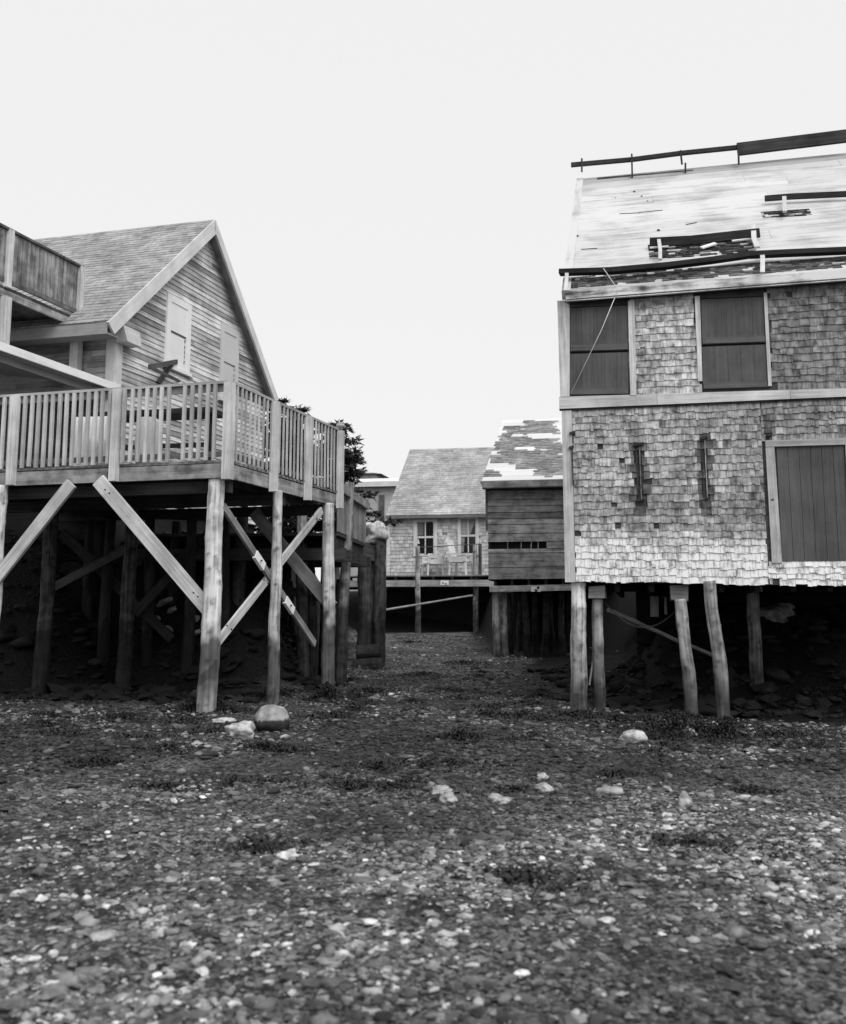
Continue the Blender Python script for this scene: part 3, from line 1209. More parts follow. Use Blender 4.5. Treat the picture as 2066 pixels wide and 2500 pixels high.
tub((360, 1085), 14.6, .34, .66, 'rounded white tub behind the railing under the dark table')
tub((226, 1110), 14.85, .17, .42, 'left one of two small white tubs behind the deck railing')
tub((254, 1110), 14.80, .17, .40, 'right one of two small white tubs behind the deck railing')
m = MB()
ca, cb = dep((178, 1040), 15.22), dep((286, 1030), 15.10)
N_ = 40
for k in range(N_):
    t0, t1_ = k / N_, (k + 1) / N_
    f = lambda t: ca.lerp(cb, t) - GD * (.02 * math.sin(t * 40) + .012 * math.sin(t * 95))
    a0, a1 = f(t0), f(t1_)
    zt2 = zt_ - .036
    m.poly([lv(a0, ZT + .1), lv(a1, ZT + .1), lv(a1, zt2), lv(a0, zt2)], [(t0, 0), (t1_, 0), (t1_, 1), (t0, 1)], 1.0, True)
tag(m.build('tablecloth', 'plastic_white', None, origin=lv(ca, ZT)), 'white cloth hanging in folds from the dark table on the deck', 'tablecloth')

# ================================================================== WHARF behind the deck
wd = V((math.sin(rad(5)), math.cos(rad(5)), 0))
w0 = dep((834, 1190), 18.5)
FWf = Fr(V((w0.x, w0.y, 0)), wd, UP)
zr0 = FWf.st((834, 1190))[1]
wharf = thing('wharf', (w0.x, w0.y, 0), 'dark timber wharf with board parapet on pilings behind the deck', 'wharf')
wl_ = FWf.st((893, 1232))[0]
m = MB()
x = -.3
while x < wl_:
    m.prism([FWf.pt(x, zr0 - .78), FWf.pt(x + .19, zr0 - .78), FWf.pt(x + .19, zr0), FWf.pt(x, zr0)], FWf.N, -.025, 0, random.uniform(.8, 1.1))
    x += .2
part(m, 'parapet', 'grey_wood', wharf)
m = MB()
m.prism([FWf.pt(-.3, zr0 - .11), FWf.pt(wl_ + .05, zr0 - .11), FWf.pt(wl_ + .05, zr0 + .04), FWf.pt(-.3, zr0 + .04)], FWf.N, .002, .07, 1.15)
part(m, 'cap_rail', 'grey_wood', wharf)
m = MB()
WZ = zr0 - .8
m.prism([FWf.pt(-.3, WZ - .25), FWf.pt(wl_, WZ - .25), FWf.pt(wl_, WZ), FWf.pt(-.3, WZ)], FWf.N, -.25, -.04, .6)
for k in range(6):
    a = FWf.pt(-.2 + k * .62, WZ - .36)
    m.bar(a + FWf.N * .12, a - FWf.N * 3.6, .2, .2, tone=.7)
m.prism([FWf.pt(-.3, WZ) - FWf.N * 3.6, FWf.pt(-.3, WZ), FWf.pt(wl_, WZ), FWf.pt(wl_, WZ) - FWf.N * 3.6], UP, -.05, 0, .7)
part(m, 'wharf_deck', 'dark_wood', wharf)
R5 = random.Random(12)
sp = [((853, 1178), (832, 1632), 19.2, .10, 'log_grey', 1.0), ((737, 1235), (742, 1600), 19.4, .11, 'log_grey', 1.2)]
for k, (pt_, pb_, Y, r, mt, td) in enumerate(sp):
    a, b = dep(pt_, Y), dep(pb_, Y)
    b.z = gzs(b.x, b.y) - .2
    log_part(wharf, 'piling', a, b, r * .8, r, mt, 51 + k, tide(td + .35, .16, .4, k + 5))
for k, px_ in enumerate((590, 612, 640, 668, 690, 712, 740, 765, 790, 815)):
    Y = 20.3 + R5.uniform(-.5, .7)
    b = dep((px_ + R5.uniform(-4, 4), 1600), Y)
    a = b + V((R5.uniform(-.1, .1), 0, 0))
    a.z = WZ - R5.uniform(.3, .75)
    b.z = gzs(b.x, b.y) - .2
    log_part(wharf, 'piling', a, b, .08, R5.uniform(.08, .11), 'log_dark', 61 + k, tide(.9, .5, .4, k))
m = MB()
m.bar(dep((600, 1420), 20.0), dep((835, 1470), 20.2), .12, .16)
m.bar(dep((560, 1330), 19.9), dep((830, 1340), 19.6), .14, .18, tone=.8)
part(m, 'waling', 'dark_wood', wharf)

# stones glimpsed behind the deck posts on the dark bank
for k, (p, w_, h_) in enumerate((((316, 1474), .17, .09), ((322, 1498), .20, .08), ((317, 1534), .18, .08), ((405, 1472), .22, .09), ((420, 1492), .11, .06),
                                 ((408, 1537), .19, .09), ((386, 1514), .07, .06), ((475, 1516), .14, .10), ((478, 1550), .15, .08), ((548, 1460), .12, .08), ((340, 1380), .1, .06), ((440, 1420), .16, .07))):
    lab = ('slanted grey stone under the deck, '
           + ['uppermost of the left stack', 'middle of the left stack', 'lowest of the left stack', 'largest of the middle stack', 'small one below the largest', 'wide one low in the middle stack',
              'tiny one between the two stacks', 'left of the corner log post', 'lower one left of the corner log post', 'right of the corner log post', 'faint one high up on the left', 'faint one below the pale brace'][k])
    P = ground_hit(p)
    P.z += .02
    rock('stone', P, (w_ * .62, .16, max(h_ * .62, .05)), 80 + k, lab, 'stone', 'stones on the dark bank under the deck', .4, .6, R5.uniform(-.5, .5), 'stone', .25, R5.uniform(.25, .6) * (1 if k not in (2, 5, 6) else -1))

# ================================================================== PILING CLUSTER with pale boulder on top
cb_ = dep((915, 1612), 22.2)
clus = thing('piling_cluster', lv(cb_, gzs(cb_.x, cb_.y)), 'black cluster of three mooring piles with a beam end sticking out', 'pilings')
for k, (px_, top, r) in enumerate(((889, 1340, .14), (908, 1300, .14), (925, 1300, .125))):
    Y = 22.2 + (.18 if k == 1 else 0)
    a, b = dep((px_ + 3, top), Y), dep((px_ - 1, 1612), Y)
    b.z = gzs(b.x, b.y) - .2
    log_part(clus, 'piling', a, b, r, r * 1.03, 'log_grey', 90 + k, lambda P, an: .32 if P.z > 1.2 + .3 * mn.noise(P * 4) else .14, None, .16)
m = MB()
m.bar(dep(zE(165, 985), 22.0), dep(zE(330, 1010), 22.35), .32, .52, tone=1.0, jit=.05)
part(m, 'beam_end', 'dark_wood', clus)
for k, (x_, z_) in enumerate(((0, .16), (.12, .42))):
    m = MB()
    add_log(m, lv(dep((862 + k * 8, 1600), 21.95 + x_), z_), lv(dep((930, 1600), 21.95 + x_), z_ + .04), .15, .14, 95 + k, lambda P, an: .12, .16)
    part(m, 'base_log', 'log_grey', clus)
tb_ = dep(zE(312, 895), 22.2)
o = rock_mb(tb_, (.26, .23, .20), 7, .42, lambda P: .35 if mn.noise(P * 4 + V((3, 1, 0))) > .15 else 1.25, .3, .3).build('pale_rock', 'stone', None, origin=tb_)
weld(o)
tag(o, 'pale lumpy rock sitting on top of the black piling cluster', 'rock')

# ================================================================== SPRUCES
def spruce(base, h, r, seed, label, low=.12):
    R = random.Random(seed)
    t = thing('spruce_tree', base, label, 'tree', 'spruces behind the wharf')
    m = MB()
    add_log(m, base - UP * .3, base + UP * h * .97, .11, .02, seed, None, .1, 8)
    part(m, 'trunk', 'dark_wood', t)
    m = MB()
    nw = int(h / .2)
    for k in range(nw):
        f = low + (1 - low) * k / nw
        z = base.z + h * f
        rr = r * (1 - f) ** .62 * R.uniform(.65, 1.2) + .08
        for b in range(R.randint(6, 9)):
            a = R.uniform(0, 6.283)
            L = rr * R.uniform(.55, 1.15)
            steps = max(3, int(L / .055))
            for s in range(steps):
                u = (s + R.random()) / steps
                c = V((base.x + math.cos(a) * L * u, base.y + math.sin(a) * L * u, z - L * .22 * u + .18 * L * u * u + R.gauss(0, .02)))
                for q in range(6):
                    d = V((math.cos(a + R.gauss(0, .9)), math.sin(a + R.gauss(0, .9)), R.gauss(.05, .45))).normalized()
                    sd2 = d.cross(V((R.gauss(0, 1), R.gauss(0, 1), R.gauss(0, 1)))).normalized()
                    ln, wd2 = R.uniform(.09, .20), R.uniform(.016, .036)
                    p0 = c + V((R.gauss(0, .03), R.gauss(0, .03), R.gauss(0, .03)))
                    m.poly([p0 - sd2 * wd2, p0 + d * ln, p0 + sd2 * wd2], [(0, 0)] * 3, R.uniform(.6, 1.4))
    part(m, 'crown', 'needles', t)


b = dep((822, 1300), 27)
spruce(V((b.x, b.y, 2.0)), dep((828, 1025), 27).z - 2.0, 1.6, 3, 'dark spruce showing right of the deck railing end', .34)
b = dep((728, 1300), 28.5)
spruce(V((b.x, b.y, 2.2)), dep((745, 985), 28.5).z - 2.2, 1.8, 5, 'dark spruce seen through the far end of the deck side railing')
b = dep((672, 1300), 29.5)
spruce(V((b.x, b.y, 2.2)), dep((672, 965), 29.5).z - 2.2, 1.8, 8, 'dark spruce seen through the middle of the deck side railing')

# ================================================================== COTTAGE at the end of the cove
A11 = rad(10.5)
BA = V((math.cos(A11), -math.sin(A11), 0))
BD = V((math.sin(A11), math.cos(A11), 0))
o0 = dep((952, 1404), 36.5)
FC = Fr(V((o0.x, o0.y, 0)), BA, UP)
cot = thing('shingled_cottage', (o0.x, o0.y, 2.0), 'pale shingled cottage with two dark sash windows at the cove end', 'cottage')
cz0 = FC.st((952, 1406))[1]
cz1 = FC.st(zK(265, 300))[1]
CW = FC.st((1330, 1300))[0]
print('cottage', cz0, cz1, CW)
wins = []
for c4 in ([zK(590, 778), zK(828, 775), zK(822, 352), zK(585, 360)], [zK(1140, 765), zK(1350, 760), zK(1345, 330), zK(1130, 335)]):
    q = [FC.st(p, .05) for p in c4]
    wins.append(((q[0][0] + q[3][0]) / 2, (q[1][0] + q[2][0]) / 2, (q[0][1] + q[1][1]) / 2, (q[2][1] + q[3][1]) / 2))
mb = MB()
inw = lambda s, z: not any(a - .02 < s < b + .02 and c < z < d for a, b, c, d in wins)
shingles(mb, FC, 0, CW, lambda s: cz0, lambda s: cz1, .125, .09, .2, .02, lambda s, t, R: R.uniform(.72, 1.2), inw, .008, .01, 31)
mb.prism([FC.pt(0, cz0), FC.pt(CW, cz0), FC.pt(CW, cz1), FC.pt(0, cz1)], FC.N, -.12, -.002, .5)
mb.prism([FC.pt(-.1, cz0, .0), FC.pt(.0, cz0, 0), FC.pt(.0, cz1), FC.pt(-.1, cz1)], FC.N, -.05, .035, 1.25)
CD = 8.0
for a in (FC.pt(0, 0), FC.pt(CW, 0)):
    mb.prism([lv(a, cz0), lv(a + BD * CD, cz0), lv(a + BD * CD, cz1), lv(a, cz1)], BA, -.06, .06, .9)
    mid = a + BD * CD / 2
    zr_ = dep(zE(590, 330), o0.y + 4).z
    mb.poly([lv(a, cz1), lv(a + BD * CD, cz1), lv(mid, zr_ - .08)], [(0, 0)] * 3, .9)
part(mb, 'wall', 'shingle_far', cot)
mb = MB()
mb.prism([FC.pt(-1.0, .3), FC.pt(CW, .3), FC.pt(CW, cz0 - .01), FC.pt(-1.0, cz0 - .01)], FC.N, -.3, -.1, .6)
part(mb, 'added_light_block', 'black_wood', cot)  # black board added to close bright gaps below the cottage
cr = zr_
eC = FC.pt(-.1, cz1, .22)
rC = eC + BD * 4.2
rC.z = cr
eC.z = cz1 - .02
FCr = Fr(eC, BA, rC - eC)
SL = (rC - eC).length
mb = MB()
RW = CW + .2
mb.prism([FCr.pt(0, 0), FCr.pt(RW, 0), FCr.pt(RW, SL), FCr.pt(0, SL)], FCr.N, -.09, -.002, .7)
shingles(mb, FCr, 0, RW, lambda s: 0, lambda s: SL, .15, .14, .34, .014, lambda s, t, R: R.uniform(.85, 1.15) * (1.0 + .25 * mn.noise(V((s * .8, t * .8, 9)))), None, .008, 0, 33)
eb = eC + BD * 8.4
mb.prism([rC, rC + BA * RW, eb + BA * RW, eb], V((0, 0, 1)), -.05, 0, .8)
mb.bar(eC - UP * .06, eC + BA * RW - UP * .06, .03, .09, tone=.45)
part(mb, 'roof', 'shingle_roof', cot)
for k, (a, b, c, d) in enumerate(wins):
    P = lambda u, v, o=0: FC.pt(a + (b - a) * u, c + (d - c) * v, o)
    f = MB()
    for u0, u1, v0, v1 in ((-.12, .03, -.02, 1.02), (.97, 1.12, -.02, 1.02), (.03, .97, .97, 1.03), (-.15, 1.15, -.07, -.022)):
        f.prism([P(u0, v0), P(u1, v0), P(u1, v1), P(u0, v1)], FC.N, 0, .045, .95)
    w = part(f, 'window', 'trim_grey', cot)
    g = MB()
    g.prism([P(.03, -.02), P(.97, -.02), P(.97, .97), P(.03, .97)], FC.N, -.001, .004, 1)
    part(g, 'pane', 'glass', w)
    g = MB()
    for u0, u1, v0, v1 in ((.47, .53, 0, .46), (.47, .53, .53, .97), (.03, .97, .465, .525), (.03, .08, 0, .97), (.92, .97, 0, .97)):
        g.prism([P(u0, v0), P(u1, v0), P(u1, v1), P(u0, v1)], FC.N, .005, .03 if u1 - u0 < .5 else .033, .9)
    part(g, 'sash', 'trim_grey', w)
    g = MB()
    if k == 0:
        g.prism([P(.09, .55), P(.40, .55), P(.42, .96), P(.09, .96)], FC.N, .005, .010, .5)
        g.prism([P(.09, .3), P(.2, .3), P(.14, .46), P(.09, .46)], FC.N, .005, .010, 2)
    else:
        g.prism([P(.09, .54), P(.46, .54), P(.46, .96), P(.09, .96)], FC.N, .005, .010, .95)
        g.prism([P(.54, .54), P(.62, .54), P(.91, .92), P(.54, .96)], FC.N, .005, .010, .8)
        g.prism([P(.09, .02), P(.22, .02), P(.3, .45), P(.09, .46)], FC.N, .005, .010, .8)
    part(g, 'curtain', 'curtain', w)

# its landing stage
o1 = dep((940, 1430), 35.0)
FP = Fr(V((o1.x, o1.y, 0)), BA, UP)
stage = thing('landing_stage', (o1.x, o1.y, 0), 'low timber landing stage on pilings in front of the shingled cottage', 'wharf')
pa_, pb_ = FP.st((800, 1422)), FP.st((1215, 1420))
bz1, bz0 = FP.st(zK(600, 1105))[1], FP.st(zK(600, 1185))[1]
m = MB()
m.prism([FP.pt(pa_[0], bz0), FP.pt(pb_[0], bz0), FP.pt(pb_[0], bz1), FP.pt(pa_[0], bz1)], FP.N, -.12, 0, 1.25)
part(m, 'beam', 'grey_wood', stage)
m = MB()
n_ = 9
for k in range(n_):
    s = pa_[0] + .4 + (pb_[0] - pa_[0]) * k / n_
    m.bar(FP.pt(s, bz1 + .06, -.03), FP.pt(s, bz1 + .06, -1.6), .07, .12)
m.bar(FP.pt(pa_[0], bz1 - .15, -1.3), FP.pt(pb_[0], bz1 - .15, -1.3), .2, .25)
part(m, 'joists', 'black_wood', stage)
m = MB()
dz = bz1 + .14
for k in range(11):
    o_ = -.10 - k * .14
    m.bar(FP.pt(pa_[0], dz, o_), FP.pt(pb_[0], dz, o_), .13, .035, tone=random.uniform(.7, 1))
part(m, 'stage_boards', 'grey_wood', stage)
for k, (pt_, pb2, r, mt) in enumerate((((1020, 1333), (1022, 1548), .085, 'log_grey'), ((1160, 1330), (1162, 1556), .085, 'log_grey'), ((884, 1345), (882, 1530), .06, 'log_grey'))):
    Y = 34.85
    a, b = dep(pt_, Y), dep(pb2, Y)
    b.z = gzs(b.x, b.y) - .2
    log_part(stage, 'piling', a, b, r * .8, r * 1.15, mt, 101 + k, tide(1.25, .25, .3, k))
m = MB()
m.bar(dep(zK(1390, 1150), 34.9), dep(zK(1390, 650), 34.9), .10, .10, up=BA)
part(m, 'stage_post', 'dark_wood', stage)
m = MB()
rp = [dep(zK(575, 695), 34.85), dep(zK(850, 685), 34.85), dep(zK(1100, 668), 34.85), dep(zK(1400, 655), 34.85)]
m.tube(rp, .013, 6)
part(m, 'rail_wire', 'dark_wood', stage)
m = MB()
m.prism([FP.hit(zK(895, 1168), .01), FP.hit(zK(1000, 1165), .01), FP.hit(zK(1000, 1108), .01), FP.hit(zK(895, 1110), .01)], FP.N, -.009, .008, 1.0)
pl_ = part(m, 'splice_plate', 'trim_white', stage)
m = MB()
for q in ((930, 1140), (965, 1150)):
    b_ = FP.hit(zK(*q), .012)
    m.tube([b_, b_ + FP.N * .02], .025, 8)
part(m, 'bolts', 'iron', pl_)
m = MB()
add_log(m, dep(zK(-60, 1520), 33.9), dep(zK(1300, 1295), 34.3), .035, .03, 71, None, .1, 8)
tag(m.build('pole', 'grey_wood', None, origin=dep(zK(160, 1490), 34)), 'long thin pole slanting across the dark gap under the landing stage', 'pole')


def garden_chair(base, face, k, label, hback=.62):
    """moulded white armchair; face = heading of the seat"""
    t = thing('garden_chair', base, label, 'chair', 'white chairs on the landing stage')
    f = V((math.cos(face), math.sin(face), 0))
    s = V((-f.y, f.x, 0))
    P = lambda x, y, z: base + f * x * k + s * y * k + UP * z * k
    m = MB()
    m.hexa([P(-.24, -.25, .38), P(.27, -.27, .40), P(.27, .27, .40), P(-.24, .25, .38)], [P(-.24, -.25, .43), P(.27, -.27, .45), P(.27, .27, .45), P(-.24, .25, .43)])
    part(m, 'seat', 'trim_grey', t)
    m = MB()
    for y0, y1 in ((-.25, -.10), (-.085, .085), (.10, .25)):
        m.hexa([P(-.24, y0, .42), P(-.24, y1, .42), P(-.40, y1, .42 + hback), P(-.40, y0, .42 + hback)], [P(-.20, y0, .42), P(-.20, y1, .42), P(-.36, y1, .42 + hback), P(-.36, y0, .42 + hback)])
    m.hexa([P(-.40, -.26, .40 + hback), P(-.40, .26, .40 + hback), P(-.42, .22, .5 + hback), P(-.42, -.22, .5 + hback)], [P(-.355, -.26, .40 + hback), P(-.355, .26, .40 + hback), P(-.37, .22, .5 + hback), P(-.37, -.22, .5 + hback)])
    part(m, 'backrest', 'trim_grey', t)
    for y in (-.29, .29):
        m = MB()
        m.bar(P(-.30, y, .66), P(.30, y, .64), .07 * k, .05 * k)
        m.hexa([P(.2, y - .02, .42), P(.3, y - .02, .42), P(.3, y - .02, .62), P(.18, y - .02, .62)], [P(.2, y + .02, .42), P(.3, y + .02, .42), P(.3, y + .02, .62), P(.18, y + .02, .62)])
        m.hexa([P(-.26, y - .015, .40), P(.2, y - .015, .40), P(.2, y - .015, .52), P(-.28, y - .015, .62)], [P(-.26, y + .015, .40), P(.2, y + .015, .40), P(.2, y + .015, .52), P(-.28, y + .015, .62)])
        part(m, 'armrest', 'trim_grey', t)
    for x, y in ((-.25, -.24), (-.25, .24), (.26, -.26), (.26, .26)):
        m = MB()
        m.bar(P(x, y, .385), P(x * 1.12, y * 1.1, 0), .06 * k, .05 * k, up=f)
        part(m, 'leg', 'trim_grey', t)


zst = dz + .018
b = dep(zK(1130, 1060), 34.4)
b = lv(FP.pt(FP.st(zK(1120, 1060))[0], 0, -.55), zst)
garden_chair(b, rad(-25), 1.05, 'white garden armchair with tall back in front of the right cottage window')
b = lv(FP.pt(FP.st(zK(740, 1060))[0], 0, -.9), zst)
garden_chair(b, rad(200), .95, 'low white garden chair behind the left piling of the landing stage', .38)

# grey building and dark roof beyond
g0 = dep((905, 1400), 47)
FF = Fr(V((g0.x, g0.y, 0)), BA, UP)
far = thing('grey_building', (g0.x, g0.y, 2.0), 'plain pale grey building with low roof left of the cottage', 'building')
zt3, zb3 = FF.st(zE(400, 585))[1], 1.4
s0, s1 = FF.st(zE(-40, 700))[0], FF.st((1080, 1300))[0]
m = MB()
m.prism([FF.pt(s0, zb3), FF.pt(s1, zb3), FF.pt(s1, zt3), FF.pt(s0, zt3)], FF.N, -6, 0, 1.0)
part(m, 'wall', 'far_wall', far)
m = MB()
m.prism([FF.pt(s0 - .2, zt3 + .0, .3), FF.pt(s1, zt3, .3), FF.pt(s1, zt3 + .22, .3), FF.pt(s0 - .2, zt3 + .22, .3)], FF.N, -.06, 0, 1.0)
m.hexa([FF.pt(s0 - .2, zt3 + .18, .28), FF.pt(s1, zt3 + .18, .28), FF.pt(s1, zt3 + .18, -6.2), FF.pt(s0 - .2, zt3 + .18, -6.2)],
       [FF.pt(s0 - .2, zt3 + .22, .29), FF.pt(s1, zt3 + .22, .29), FF.pt(s1, zt3 + 1.0, -5), FF.pt(s0 + .6, zt3 + 1.0, -5)], 1.25)
part(m, 'roof', 'trim_grey', far)
m = MB()
a, b_ = FF.st(zE(352, 640)), FF.st(zE(388, 870))
m.prism([FF.pt(a[0], b_[1] - .8), FF.pt(b_[0], b_[1] - .8), FF.pt(b_[0], a[1]), FF.pt(a[0], a[1])], FF.N, 0, .05, 1.4)
part(m, 'shutter', 'dark_wood', far)
d0 = dep((905, 1400), 58)
FQ = Fr(V((d0.x, d0.y, 0)), BA, UP)
dr = thing('distant_house', (d0.x, d0.y, 2), 'far house showing only its dark pointed roof above the spruce', 'house')
q = [FQ.st(zE(110, 520)), FQ.st(zE(380, 500)), FQ.st(zE(240, 450))]
zb4 = q[1][1]
m = MB()
m.prism([FQ.pt(q[0][0], 1.8), FQ.pt(q[1][0] - .4, 1.8), FQ.pt(q[1][0] - .4, zb4), FQ.pt(q[0][0], zb4)], FQ.N, -5, 0, 1.5)
part(m, 'wall', 'far_wall', dr)
m = MB()
A_, B_, C_, D_ = FQ.pt(q[0][0] - .3, zb4, .4), FQ.pt(q[1][0], zb4, .4), FQ.pt(q[1][0], zb4, -5.4), FQ.pt(q[0][0] - .3, zb4, -5.4)
T_ = FQ.pt(q[2][0], q[2][1], -2.4)
T2 = FQ.pt(q[2][0] - .8, q[2][1], -2.4)
for pl in ([A_, B_, T_, T2], [B_, C_, T_], [C_, D_, T2, T_], [D_, A_, T2], [D_, C_, B_, A_]):
    m.poly(pl, [(0, 0)] * len(pl), 1.0)
part(m, 'roof', 'dark_wood', dr)

# ================================================================== BOARDED SHED
o2 = dep((1193, 1415), 24.5)
FH = Fr(V((o2.x, o2.y, 0)), BA, UP)
shed = thing('boarded_shed', (o2.x, o2.y, 0), 'small grey board shed on pilings with shingles torn off its roof', 'shed')
SW = FH.st((1520, 1300))[0]
rows = [(870, 905, .25), (905, 1010, .75), (1010, 1080, .95), (1080, 1150, .8), (1150, 1222, .5), (1222, 1282, 1.0), (1282, 1385, .95), (1385, 1480, 1.05), (1480, 1557, 9), (1557, 1602, 1.2), (1602, 1762, .95), (1762, 1897, 1.05)]
mb = MB()
R6 = random.Random(4)
lx = lambda y: 158 + (y - 870) * .022
for y0, y1, t in rows:
    sts = [(0.0, .35), (.35, 1.0)] if R6.random() < .5 else [(0.0, 1.0)]
    if t == 9:
        a = FH.st(zJ(800, y1 - 4))[0]
        segs = [(a, SW)]
        t = .9
    else:
        cut = R6.uniform(.4, 1.4)
        segs = [(0.0, cut), (cut + .004, SW)]
    for a, b in segs:
        za, zb_ = FH.st(zJ(lx(y1), y1))[1], FH.st(zJ(lx(y0), y0))[1]
        za2 = FH.st(zJ(1020, y1 - 8))
        k = (za2[1] - za) / za2[0]
        g = .008
        P = lambda s, z, o: FH.pt(s, z + k * s, o)
        mb.hexa([P(a, za + g, 0), P(b, za + g, 0), P(b, zb_, 0), P(a, zb_, 0)], [P(a, za + g, .03), P(b, za + g, .03), P(b, zb_, .018), P(a, zb_, .018)], t * R6.uniform(.85, 1.15))
part(mb, 'board_wall', 'shed_board', shed)
sz0, sz1 = FH.st(zJ(180, 1897))[1], FH.st(zJ(160, 880))[1]
mb = MB()
SD = 7.0
mb.prism([FH.pt(.02, sz0), FH.pt(SW, sz0 + .12), FH.pt(SW, sz1 + .1), FH.pt(.02, sz1)], FH.N, -.1, -.05, .4)
mb.prism([FH.pt(0, sz0), FH.pt(0, sz1), FH.pt(0, sz1) + BD * SD, FH.pt(0, sz0) + BD * SD], BA, -.0, .06, .8)
part(mb, 'inner_wall', 'black_wood', shed)
mb = MB()
for x in (365, 515, 622, 705):
    a, b = FH.st(zJ(x, 1556)), FH.st(zJ(x + (10 if x == 622 else 0), 1480))
    mb.bar(FH.pt(a[0], a[1], 0), FH.pt(b[0], b[1] + .02, 0), .03, .02, up=BA)
mb.prism([FH.pt(-.05, FH.st(zJ(158, 1350))[1]), FH.pt(.0, FH.st(zJ(158, 1350))[1]), FH.pt(.0, sz1), FH.pt(-.05, sz1)], FH.N, -.02, .04, .35)
part(mb, 'slot_bars', 'shed_board', shed)
e0_, e1_ = FH.hit(zJ(75, 795), .3), FH.hit(zJ(1025, 772), .3)
dS = (e1_ - e0_) / (e1_ - e0_).length
EL = SW + .5
rS = e0_ + BD * 4.6
rS.z = dep(zJ(370, 115), e0_.y + 4.5).z
FSr = Fr(e0_, dS, rS - e0_)
SLs = (rS - e0_).length
print('shed', sz0, sz1, SW, e0_.z, rS.z)
mb = MB()
nbd = 16
for k in range(nbd):
    a, b = SLs * k / nbd, SLs * (k + 1) / nbd - .006
    mb.prism([FSr.pt(0, a), FSr.pt(EL, a), FSr.pt(EL, b), FSr.pt(0, b)], FSr.N, -.03, 0, random.uniform(.78, .9))
ro = part(mb, 'roof', 'trim_white', shed)
rects = [(330, 185, 912, 262), (560, 128, 900, 190), (285, 258, 590, 345), (600, 330, 960, 385), (240, 340, 1030, 455), (170, 440, 1040, 600), (445, 590, 1040, 665), (670, 655, 1040, 740), (60, 680, 302, 752), (900, 380, 1040, 460), (1030, 100, 1500, 740)]
holes = [(425, 412, 680, 452), (150, 452, 270, 505), (440, 275, 600, 305), (950, 200, 1040, 380)]


small = rects.pop(8)


def smask(s, t):
    p = proj(FSr.pt(s, t))
    x, y = (p[0] - 1160) / .21886, (p[1] - 1000) / .21886
    x += 22 * mn.noise(V((s * 3, t * 5, 1)))
    y += 8 * mn.noise(V((s * 2.5, t * 4, 4)))
    return any(a < x < c and b < y < d for a, b, c, d in rects) and not any(a < x < c and b < y < d for a, b, c, d in holes)


mb = MB()
shingles(mb, FSr, 0, EL, lambda s: .02, lambda s: SLs, .13, .09, .2, .02, lambda s, t, R: R.uniform(.55, .95) * (1 + .35 * mn.noise(V((s * 1.5, t * 2, 2)))), smask, .008, .015, 41)
part(mb, 'roof_shingles', 'shingle_roof', shed, 'torn dark shingles left in patches on the pale roof')
rects, holes = [small], []
mb = MB()
shingles(mb, FSr, 0, EL, lambda s: .02, lambda s: SLs, .13, .09, .2, .02, lambda s, t, R: R.uniform(.55, .95), smask, .008, 0, 42)
part(mb, 'roof_shingles', 'shingle_roof', shed, 'small patch of dark shingles at the lower left roof corner')
mb = MB()
mb.prism([e0_ - UP * .15 + dS * .02, e0_ - UP * .15 + dS * EL, e0_ + dS * EL - UP * .012, e0_ - dS * .05 - UP * .012], FH.N, -.03, 0, .8)
sf_ = [e0_ - UP * .15, e0_ - UP * .15 + dS * EL, e0_ - UP * .15 + dS * EL - FH.N * .3, e0_ - UP * .15 - FH.N * .3]
mb.prism(sf_, UP, -.02, 0, .4)
part(mb, 'eave_board', 'shed_board', shed)
mb = MB()
b0_, b1_ = FH.st(zJ(185, 2035))[1], FH.st(zJ(185, 1968))[1]
mb.prism([FH.pt(.02, b0_), FH.pt(SW, b0_ + .05), FH.pt(SW, b1_ + .05), FH.pt(.02, b1_)], FH.N, -.15, .02, 1.7)
part(mb, 'sill_beam', 'shed_board', shed)
mb = MB()
for k in range(8):
    s = .15 + k * .38
    mb.bar(FH.pt(s, (b1_ + sz0) / 2 + .02, 0), FH.pt(s, (b1_ + sz0) / 2 + .02, -5), .06, sz0 - b1_ + .02)
mb.prism([FH.pt(0, sz0), FH.pt(SW, sz0 + .1), FH.pt(SW, sz0 + .1) + BD * SD, FH.pt(0, sz0) + BD * SD], UP, -.02, .02, .5)
part(mb, 'joists', 'black_wood', shed)
mb = MB()
pxpanel(mb, FH, [zJ(625, 2032), zJ(735, 2030), zJ(735, 1972), zJ(625, 1974)], .018, .036, 1.0)
pl_ = part(mb, 'splice_plate', 'trim_white', shed)
m = MB()
for q in ((680, 2015), (705, 1985)):
    b_ = FH.hit(zJ(*q), .037)
    m.tube([b_, b_ + FH.N * .02], .03, 8)
part(m, 'bolts', 'iron', pl_)
R7 = random.Random(9)
for k, (px_, Y, r, mt) in enumerate(((1213, 24.6, .085, 'log_grey'), (1232, 24.7, .10, 'log_grey'), (1250, 25.6, .07, 'log_dark'), (1268, 26.2, .08, 'log_dark'), (1290, 25.2, .08, 'log_dark'), (1308, 26, .07, 'log_dark'),
                                     (1330, 25.4, .08, 'log_dark'), (1350, 26, .08, 'log_dark'), (1372, 25.2, .08, 'log_dark'), (1395, 25.8, .09, 'log_dark'))):
    b = dep((px_, 1600), Y)
    a = b + V((R7.uniform(-.08, .08), 0, 0))
    a.z = b0_ - .0
    b.z = gzs(b.x, b.y) - .2
    log_part(shed, 'piling', a, b, r * .85, r, mt, 121 + k, tide(.55, .45, .4, k))

